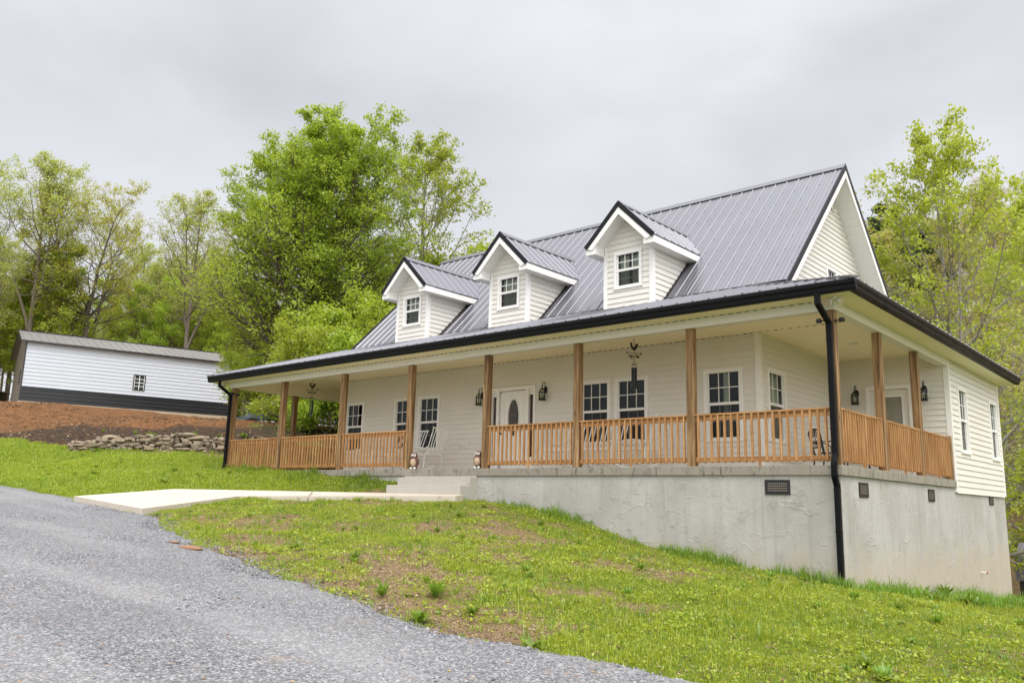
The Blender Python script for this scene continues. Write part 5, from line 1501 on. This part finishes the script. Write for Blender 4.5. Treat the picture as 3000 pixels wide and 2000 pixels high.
bush = species('leafy', 95, 6.5, .09, .05, lambda f: 3.0 * max(0, 1 - f ** 2) + .3, 'bark_brown', 'leaf_lime', PP(kids=[7, 4, 0], anchors=[0, 4, 5], trop=[.03, .01, 0]), per=6, spread=.2, size=.13, limbs=20, up=.6, fork=2)
low = species('lowgreen', 97, 6.0, .08, .03, lambda f: 2.8 * max(0, 1 - f ** 2) + .3, 'bark_dark', 'leaf_maple', PP(kids=[7, 4, 0], anchors=[0, 4, 5], trop=[.02, .01, 0]), per=6, spread=.22, size=.14, limbs=20, up=.6, fork=2)

# the trees one can tell apart
fresh = (tulip[0], tulip[1].copy()); fresh[1].materials[0] = M['leaf_maple']
plant_tree('broadleaf_tree', big, -30.1, 11.1, 'huge bright green leafy tree rising behind the left end of the house', rz=.4, s=1.02, sz=.965)
plant_tree('tulip_tree', fresh, -30.9, 19.7, 'tall slender yellow-green tree right of the huge leafy tree, behind the dormer', rz=1.0, s=.98)
plant_tree('leafy_tree', bush, -24.8, 11.5, 'low lime-green tree against the left end of the roof', rz=2.0, s=1.0)
plant_tree('leafy_tree', bush, -29.0, 20.0, 'lime-green tree showing just above the left dormer roof', rz=3.3, s=1.75)
plant_tree('leafy_tree', low, -23.6, 8.2, 'dark green bushy tree seen through the porch beside its far post', rz=1.3, s=.95, dz=-.6)
plant_tree('leafy_tree', low, -21.8, 11.0, 'green bushy tree seen through the porch behind the hanging chime', rz=4.1, s=.85, dz=-.4)
plant_tree('leafy_tree', low, -21.2, 6.9, 'dark green bushy tree low behind the porch rail at the far left', rz=2.2, s=.7, dz=-.3)
plant_tree('leafy_tree', bush, -19.6, 8.6, 'lime-green bushy tree seen through the porch next to the first window', rz=.3, s=.6, dz=-.3)
plant_tree('ash_tree', ash, -62.3, 8.6, 'tall thinly leaved tree behind the left end of the garage', rz=.6, s=1.02)
plant_tree('oak_tree', oak, -60.9, 12.1, 'yellowish oak with a dark forked trunk behind the garage roof', rz=2.2, s=1.0)
plant_tree('ash_tree', ash, -59.6, 19.4, 'pale nearly bare tall tree between the yellowish oak and the huge leafy tree', rz=3.6, s=1.0)
plant_tree('ash_tree', ash, -60.5, -.5, 'thinly leaved tree at the left edge of the picture', rz=4.6, s=1.03)
plant_tree('tulip_tree', tulip, -2.95, 22.5, 'big yellow-green tree right of the house gable', rz=.2, s=.86, sz=1.04)
plant_tree('tulip_tree', tulip, -2.0, 29.8, 'tall yellow-green tree cut by the right edge of the picture', rz=2.9, s=.9, sz=1.05)
plant_tree('bare_tree', bare, -2.45, 19.6, 'pale grey-barked bare tree rising beyond the end room wall', rz=1.1, s=1.0)
plant_tree('bare_tree', bare, -2.75, 22.8, 'second pale bare trunk just right of the end room wall', rz=2.6, s=.92)
plant_tree('pine_tree', pine, -20.5, 71, 'dark pine on the hilltop just right of the house gable', rz=0, s=1.05)
plant_tree('pine_tree', pine, -18.6, 72, 'dark pine on the hilltop behind the yellow-green tree', rz=2, s=1.12)
plant_tree('bare_tree', bare, -24.5, 36, 'bare twiggy treetop poking above the roof ridge', rz=1, s=1.02, dz=3.2)
plant_tree('bare_tree', bare, -22.0, 38, 'smaller bare treetop poking above the ridge between two dormers', rz=2, s=1.0, dz=3.4)

# woods on the left
LW = 'woodland trees behind the garage'
kinds = [(slim, 'slim_tree', 'slim lime-green woodland tree behind the garage'), (budding, 'budding_tree', 'brownish budding woodland tree behind the garage'), (ash, 'ash_tree', 'thin tall woodland tree in the wood behind the garage'), (oak, 'oak_tree', 'olive young oak in the wood behind the garage'), (brush, 'shrub', 'lime-green undergrowth shrub behind the garage'), (twigs, 'shrub', 'bare brown undergrowth shrub behind the garage'), (bush, 'leafy_tree', 'low leafy understorey tree behind the garage')]
wts = [.44, .05, .14, .02, .16, .07, .12]
cxm, cym = 4.76, -13.05
for i in range(150):
    azd = rng.uniform(-80, -46); d = rng.uniform(70, 108) if i % 4 else rng.uniform(64, 80)
    x = cxm + math.sin(R(azd)) * d; y = cym + math.cos(R(azd)) * d
    q = (V((x, y, 0)) - V((SN_.x, SN_.y, 0))); a_ = q.dot(SDv); e_ = q.dot(SEv)
    if -2 < a_ < SLn + 2 and -1 < e_ < SWd + 2: continue
    if a_ < 3 and e_ < 6 and i % 2: pass
    k = int(rng.choice(7, p=wts))
    plant_tree(kinds[k][1], kinds[k][0], x, y, kinds[k][2], 'shrub' if k in (4, 5) else 'tree', LW, s=rng.uniform(.6, .95) * (.72 if k in (2, 3) else 1))
for i in range(18):
    azd = -67 + 8.5 * (i + rng.uniform(0, 1)) / 18; d = rng.uniform(76, 96); x = cxm + math.sin(R(azd)) * d; y = cym + math.cos(R(azd)) * d
    k = (0, 2, 0, 2, 6)[i % 5]
    plant_tree(kinds[k][1], kinds[k][0], x, y, kinds[k][2], 'tree', LW, s=rng.uniform(.85, 1.05) * (.85 if k == 2 else 1))
# wooded hillside on the right
RW = 'trees on the wooded hillside right of the house'
kindr = [(bare, 'bare_tree', 'bare grey tree on the wooded hillside right of the house'), (budding, 'budding_tree', 'brownish budding tree on the hillside right of the house'), (slim, 'slim_tree', 'slim lime-green tree on the hillside right of the house'), (pine, 'pine_tree', 'dark evergreen on the hillside right of the house'), (brush, 'shrub', 'lime-green shrub low on the hillside right of the house')]
wtr = [.42, .30, .12, .07, .09]
for i in range(120):
    azd = rng.uniform(-24, -4); d = 38 + 68 * rng.uniform(0, 1) ** .9
    x = cxm + math.sin(R(azd)) * d; y = cym + math.cos(R(azd)) * d
    k = int(rng.choice(5, p=wtr))
    if y < 28: continue
    plant_tree(kindr[k][1], kindr[k][0], x, y, kindr[k][2], 'shrub' if k == 4 else 'tree', RW, s=rng.uniform(.7, 1.05))
for (x, y, s) in ((-24, 14.5, 1.1), (-22.4, 5.6, .9), (-20.9, 6.4, .75), (-19.8, 7.6, .8), (-20.5, 9.0, .7), (-26.5, 9.6, .8), (-22.6, 14, .9), (-31, 8.5, .8)):
    plant_tree('shrub', brush, x, y, 'lime-green shrub on the bank beyond the left end of the porch', 'shrub', 'shrubs on the bank beyond the porch', s=s)

# ------------------------------------------------------------------ grass, weeds
def allowed(x, y):
    ok = (y < edge_y(x) - 99) | (y > edge_y(x) + .06)
    ok &= ~in_poly(x, y, np.array(WALK) + np.array([0, 0]))
    ok &= ~((x > -17.88) & (x < .07) & (y > -.08))
    ok &= ~((x > -9.95) & (x < -7.58) & (y > -.62) & (y < 0))
    s = seg_side(x, y); ok &= ~((x < -18.7) & (s > -.02))
    return ok
def blades(name, n, region, hmin, hmax, width, mat, keep, label, lean=.5, tuft=5, bend=.35):
    nt = n // tuft
    x = rng.uniform(region[0], region[1], nt); y = rng.uniform(region[2], region[3], nt)
    k = allowed(x, y); x, y = x[k], y[k]; k = keep(x, y) > rng.uniform(0, 1, len(x)); x, y = x[k], y[k]
    ht = hmin + (hmax - hmin) * rng.beta(1.6, 2.6, len(x)) * (.55 + .9 * clumpy(x, y)); tn = np.clip(rng.normal(.5, .2, len(x)) + 1.1 * (fnoise(x, y, 1.6, 2.) - .5), 0, 1)
    x = np.repeat(x, tuft) + rng.normal(0, .018, len(x) * tuft); y = np.repeat(y, tuft) + rng.normal(0, .018, len(y) * tuft)
    h = np.repeat(ht, tuft) * rng.uniform(.55, 1.1, len(x)); z = terr(x, y) - .008
    m = len(x); a = rng.uniform(0, 6.283, m); ca, sa = np.cos(a), np.sin(a); le = rng.uniform(.1, lean, m) * h; w = width * rng.uniform(.7, 1.3, m)
    B = np.stack([x, y, z], -1); dx = np.stack([-sa * w, ca * w, 0 * w], -1); o1 = np.stack([ca * le * .35, sa * le * .35, h * .58], -1); o2 = np.stack([ca * le, sa * le, h * (1 - bend * rng.uniform(0, .8, m))], -1)
    v = np.stack([B - dx, B + dx, B + o1 + dx * .75, B + o1 - dx * .75, B + o2], 1).reshape(-1, 3)
    i = np.arange(m)[:, None] * 5
    f = np.concatenate([i + np.array([[0, 1, 2]]), i + np.array([[0, 2, 3]]), i + np.array([[3, 2, 4]])], 0)
    t = np.clip(np.repeat(tn, tuft) * .65 + rng.uniform(0, .35, m), 0, 1); t = np.concatenate([t, t, t])
    o = link_mesh(name, np_mesh(name, v, f, {'tint': ('FACE', t)}), M[mat]); tag(o, label, 'grass', kind='stuff')
def clumpy(x, y):
    return np.clip((fnoise(x, y, .55, 11.) - .46) * 4.2, .02, 1)
def lushf(x, y):
    c, m_, l = zones(x, y); q = fnoise(x, y, .30, 5.)
    return np.clip((l - .12) * 1.05 + (q - .5) * 1.5, .02, 1)
blades('lawn_grass', 460000, (-13, 4.5, -8.4, 0), .022, .105, .0042, 'grass', lushf, 'short yellow-green grass on the bank below the house')
blades('lawn_grass', 260000, (-30, -12, -5.9, 4), .06, .15, .0085, 'grass', lambda x, y: np.clip(lushf(x, y) * 1.25, 0, 1), 'bright green grass left of the walkway')
blades('lawn_grass', 60000, (0, 5, -1, 16), .05, .13, .005, 'grass', lushf, 'green grass beside the tall foundation')
blades('lawn_grass', 46000, (-13, 4.5, -8.2, -.3), .07, .19, .0046, 'grass_dark', lambda x, y: np.clip(clumpy(x + 40, y) * .9, 0, 1), 'taller greener tufts scattered over the bank', lean=.7, tuft=9)
blades('lawn_grass', 90000, (4.3, 10, -7.6, 16), .04, .12, .007, 'grass', lushf, 'green grass on the slope right of the house')
blades('tall_grass', 34000, (-8, .2, -.85, -.02), .06, .30, .0045, 'grass_dark', lambda x, y: np.clip(1.1 - (-y) * 1.5, 0, 1) * clumpy(x, y), 'tall dark grass along the front foundation', lean=.6, tuft=7)
blades('tall_grass', 38000, (.06, 1.5, -.7, 13), .08, .36, .005, 'grass_dark', lambda x, y: np.clip(1.05 - (x - .06) * .75, 0, 1) * clumpy(x, y), 'tall dark grass along the end foundation', lean=.65, tuft=7)
blades('tall_grass', 26000, (-17.8, -9.9, -1.0, -.05), .10, .34, .0045, 'grass_dark', lambda x, y: np.clip(.9 - (-y) * .8, 0, 1) * clumpy(x, y), 'tall grass along the left porch edge', lean=.6, tuft=7)
blades('dry_straw', 130000, (-13, 4.5, -8.4, -1.2), .02, .05, .003, 'straw', lambda x, y: np.clip(1.05 - lushf(x, y) * 1.2, 0, 1), 'dry straw between the grass on the bank', lean=2.6, tuft=4, bend=.9)

# low broad-leaved ground cover
def cover(n, region, keep, size, label):
    x = rng.uniform(region[0], region[1], n); y = rng.uniform(region[2], region[3], n); k = allowed(x, y); x, y = x[k], y[k]
    k = keep(x, y) > rng.uniform(0, 1, len(x)); x, y = x[k], y[k]; q = 5
    x = np.repeat(x, q) + rng.normal(0, .035, len(x) * q); y = np.repeat(y, q) + rng.normal(0, .035, len(y) * q); m = len(x)
    c = np.stack([x, y, terr(x, y) + rng.uniform(.012, .06, m)], -1)
    nm = rng.normal(0, .6, (m, 3)); nm[:, 2] = 1; nm /= np.linalg.norm(nm, axis=1)[:, None]
    u = np.cross(nm, rng.normal(0, 1, (m, 3))); u /= np.linalg.norm(u, axis=1)[:, None]; w = np.cross(nm, u); s = size * rng.uniform(.6, 1.3, m)[:, None]
    v = np.stack([c - u * s, c + w * s * .7, c + u * s, c - w * s * .7], 1).reshape(-1, 3)
    o = link_mesh('ground_cover', np_mesh('ground_cover', v, np.arange(m * 4).reshape(-1, 4), {'tint': ('FACE', rng.uniform(0, 1, m))}), M['grass']); tag(o, label, 'weeds', kind='stuff')
cover(15000, (-14, 4.5, -8.3, 0), lambda x, y: lushf(x, y) * .8, .014, 'clover and tiny weeds in the grass of the bank')
cover(10000, (-30, -12, -5.8, 3), lambda x, y: lushf(x, y), .017, 'clover and tiny weeds in the grass left of the walkway')

cover(26000, (-13.5, 4.5, -8.3, -.1), lambda x, y: np.clip((fnoise(x, y, .45, 21.) - .55) * 6, 0, 1), .019, 'low broad-leaved ground cover in patches over the bank')
# rosette weeds, each a plant of its own
def weed_mesh(seed, nl, L, wid, erect):
    r = np.random.default_rng(seed); vs = []; fs = []; tn = []
    for i in range(nl):
        a = i * 2.4 + r.uniform(-.3, .3); l = L * r.uniform(.65, 1.1); el = r.uniform(*erect); ca, sa = math.cos(a), math.sin(a); b = len(vs); w = wid * r.uniform(.8, 1.2)
        n = 5
        for k in range(n + 1):
            t = k / n; rad = l * t * math.cos(el) * (1 + .1 * t); z = l * (t * math.sin(el) - .45 * t * t * math.cos(el) * .7) + .01
            ww = w * math.sin(math.pi * (.12 + .88 * t) ** .8) if t < 1 else .001
            for sg in (-1, 1): vs.append((ca * rad - sa * ww * sg, sa * rad + ca * ww * sg, z + abs(sg) * .15 * ww))
            if k < n: fs.append((b + 2 * k, b + 2 * k + 1, b + 2 * k + 3, b + 2 * k + 2)); tn.append(r.uniform(.1, .9))
    me = np_mesh('weed_rosette', np.array(vs), np.array(fs), {'tint': ('FACE', np.array(tn))}); me.materials.append(M['weed'])
    return me
wm = [weed_mesh(1, 22, .24, .020, (.6, 1.25)), weed_mesh(2, 16, .20, .024, (.35, 1.0)), weed_mesh(3, 14, .16, .017, (.5, 1.2)), weed_mesh(4, 26, .17, .012, (.7, 1.4))]
WG = 'rosette weeds growing in the bank'
def weed(x, y, k, s, label):
    o = bpy.data.objects.new('weed', wm[k]); COL.objects.link(o); o.location = (x, y, float(terr(x, y)[0]) - .005); o.scale = (s, s, s); o.rotation_euler = (R(rng.uniform(-6, 6)), R(rng.uniform(-6, 6)), rng.uniform(0, 6.28)); tag(o, label, 'weed', WG)
WP = []   # filled from the measured positions below
WEEDS = [((-2.05, -7.25), 3, 1.2, 'dense dark spiky weed at the gravel edge, leftmost of the three biggest'), ((-1.80, -6.75), 0, 1.15, 'large spiky rosette weed, middle of the three biggest above the gravel'), ((-1.08, -7.62), 1, 1.1, 'broad-leaved dark weed lowest of the three biggest by the gravel'), ((.10, -7.45), 1, .95, 'broad rosette weed growing alone right of the three biggest, close to the gravel'), ((-1.05, -6.95), 2, 1.15, 'upright narrow-leaved weed just right of the middle big rosette')]
for (p, k, s, lb) in WEEDS: weed(*p, k, s, lb)
cnt = 0
while cnt < 100:
    x = rng.uniform(-14, 3.6); y = rng.uniform(-7.6, -.3)
    if not allowed(np.array([x]), np.array([y]))[0]: continue
    weed(x, y, int(rng.integers(0, 4)), rng.uniform(.32, .78), 'dark green rosette weed in the sparse grass of the bank'); cnt += 1
for i in range(26):
    x = rng.uniform(-24, -15); y = rng.uniform(-5, -1)
    if allowed(np.array([x]), np.array([y]))[0]: weed(x, y, int(rng.integers(0, 4)), rng.uniform(.6, 1.1), 'dark green rosette weed in the bright grass left of the walkway')
for i in range(16): weed(rng.uniform(.25, 1.3), rng.uniform(-.6, 9), int(rng.integers(0, 3)), rng.uniform(1.0, 1.6), 'broad dark weed in the tall grass under the end foundation')

n = 16000
px = rng.uniform(-13, 4.6, n); py = rng.uniform(-8.2, -.3, n); k = allowed(px, py) & (rng.uniform(0, 1, n) < np.clip(1.0 - lushf(px, py) * .95, .03, 1)); px, py = px[k], py[k]
v_, f_ = chips(len(px), np.column_stack([px, py]), lambda x, y: terr(x, y) + .012, .010, .034, .35)
o = link_mesh('leaf_litter', np_mesh('leaf_litter', v_, f_, {'tint': ('FACE', np.repeat(rng.uniform(0, 1, len(px)), 9))}), stone_tint('leaf_litter_flake', [(0, (.06, .035, .02)), (.4, (.17, .10, .052)), (.75, (.30, .20, .11)), (1, (.50, .40, .27))])); tag(o, 'dry brown leaf litter and crumbs of soil between the grass', 'leaf litter', kind='stuff')
for i in range(16):
    p, an = walong(rng.uniform(.3, TL - .2)); k = rng.uniform(.45, 1.3); x, y = p.x - k * .68, p.y + k * .73
    o = bpy.data.objects.new('weed', wm[int(rng.integers(0, 4))]); COL.objects.link(o); o.location = (x, y, float(terr(x, y)[0])); q = rng.uniform(.8, 1.6); o.scale = (q, q, q); o.rotation_euler = (0, 0, rng.uniform(0, 6.28)); tag(o, 'green sprig growing in the dark soil just above the stone wall', 'weed', 'sprigs above the stone wall')
# fallen leaves on the gravel
n = 130; lx = rng.uniform(-9, 3, n); ly = edge_y(lx) - .2 - rng.uniform(0, 1, n) * 4.5
v_, f_ = chips(n, np.column_stack([lx, ly]), lambda x, y: drive_z(x, y) + .016, .012, .026, .15)
lv = link_mesh('fallen_leaf', np_mesh('fallen_leaf', v_, f_, {'tint': ('FACE', np.repeat(rng.uniform(0, 1, n), 9))}), stone_tint('fallen_leaf_yellow', [(0, (.55, .42, .05)), (.5, (.5, .28, .08)), (1, (.40, .22, .12))]))
tag(lv, 'small yellow and tan fallen leaves on the gravel', 'leaves', kind='stuff')
# flat red clods at the gravel edge
for (x, y, s, lb) in ((-6.05, -7.25, .30, 'long flat reddish clod on the gravel edge below the walkway'), (-6.75, -7.12, .14, 'small flat reddish clod on the gravel edge')):
    m = MB(); m.ball((x, y, drive_z(x, y) + .015), s, 10, 6, sc=(1, .35, .12)); o = m.build('clay_clod', simple('red_clay', (.24, .125, .07), .95, var=.3, vs=20), smooth=True); tag(o, lb, 'clod')

# ------------------------------------------------------------------ sky, sun, camera
W = bpy.data.worlds.new('World'); SC.world = W; W.use_nodes = True
nt = W.node_tree; nt.nodes.clear()
SUN_EL, SUN_AZ = R(56), R(126)
N = lambda t: nt.nodes.new(t)
out = N('ShaderNodeOutputWorld'); bg = N('ShaderNodeBackground'); sky = N('ShaderNodeTexSky'); sky.sky_type = 'NISHITA'; sky.sun_disc = False
sky.sun_elevation = SUN_EL; sky.sun_rotation = SUN_AZ
tc = N('ShaderNodeTexCoord'); mp = N('ShaderNodeMapping'); mp.inputs['Scale'].default_value = (1, 1, 2.2); nt.links.new(tc.outputs['Generated'], mp.inputs[0])
no = N('ShaderNodeTexNoise'); no.inputs['Scale'].default_value = 1.9; no.inputs['Detail'].default_value = 4; no.inputs['Roughness'].default_value = .5; no.inputs['Distortion'].default_value = .25
nt.links.new(mp.outputs[0], no.inputs['Vector'])
rp = N('ShaderNodeValToRGB'); e = rp.color_ramp.elements; e[0].position = .33; e[0].color = (3.55, 3.60, 3.80, 1); e[1].position = .66; e[1].color = (4.7, 4.71, 4.97, 1)
nt.links.new(no.outputs[0], rp.inputs[0])
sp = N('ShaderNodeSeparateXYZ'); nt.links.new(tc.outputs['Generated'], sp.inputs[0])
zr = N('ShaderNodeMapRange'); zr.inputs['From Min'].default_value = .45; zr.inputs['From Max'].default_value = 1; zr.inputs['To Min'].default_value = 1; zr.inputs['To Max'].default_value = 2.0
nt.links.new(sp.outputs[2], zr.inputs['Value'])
# unseen sky behind and above the camera, brightened to add light
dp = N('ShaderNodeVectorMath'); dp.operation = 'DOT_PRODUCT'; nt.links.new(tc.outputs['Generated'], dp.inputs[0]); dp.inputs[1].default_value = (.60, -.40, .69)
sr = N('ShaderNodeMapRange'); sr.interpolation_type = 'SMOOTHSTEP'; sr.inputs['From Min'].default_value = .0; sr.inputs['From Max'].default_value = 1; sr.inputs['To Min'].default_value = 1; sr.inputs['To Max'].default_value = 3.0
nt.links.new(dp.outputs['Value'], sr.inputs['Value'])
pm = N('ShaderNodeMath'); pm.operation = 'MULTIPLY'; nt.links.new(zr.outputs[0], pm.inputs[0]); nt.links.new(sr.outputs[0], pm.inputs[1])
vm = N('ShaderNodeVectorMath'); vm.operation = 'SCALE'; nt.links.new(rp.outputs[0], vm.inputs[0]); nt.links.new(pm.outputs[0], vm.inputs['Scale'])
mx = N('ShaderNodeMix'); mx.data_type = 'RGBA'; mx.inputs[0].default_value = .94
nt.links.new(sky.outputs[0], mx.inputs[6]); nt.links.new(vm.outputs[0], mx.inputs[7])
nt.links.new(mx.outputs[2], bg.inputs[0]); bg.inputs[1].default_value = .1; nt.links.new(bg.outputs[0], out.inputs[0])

ld = bpy.data.lights.new('sun', 'SUN'); ld.energy = .9; ld.angle = R(25); ld.color = (1, .965, .90)
lo = bpy.data.objects.new('sun', ld); COL.objects.link(lo)
sdir = V((math.sin(SUN_AZ) * math.cos(SUN_EL), math.cos(SUN_AZ) * math.cos(SUN_EL), math.sin(SUN_EL)))
lo.rotation_euler = sdir.to_track_quat('Z', 'Y').to_euler(); lo.location = sdir * 50

cam = bpy.data.cameras.new('camera'); co = bpy.data.objects.new('camera', cam); COL.objects.link(co); SC.camera = co
cam.sensor_width = 36; cam.lens = 2432.994 / 3000 * 36; cam.clip_start = .1; cam.clip_end = 1500
rt = V((.75192774, .65876758, .02509891)); up_ = V((.10648796, -.15894307, .9815281)); fw = V((-.65058819, .73536547, .18966452))
co.matrix_world = Matrix(((rt.x, up_.x, -fw.x, 4.759), (rt.y, up_.y, -fw.y, -13.046), (rt.z, up_.z, -fw.z, -.685), (0, 0, 0, 1)))

SC.view_settings.view_transform = 'Standard'; SC.view_settings.look = 'None'; SC.view_settings.exposure = .9; SC.view_settings.gamma = 1
SC.render.engine = 'CYCLES'
SC.cycles.max_bounces = 12; SC.cycles.diffuse_bounces = 8; SC.cycles.transparent_max_bounces = 12
SC.cycles.use_denoising = True
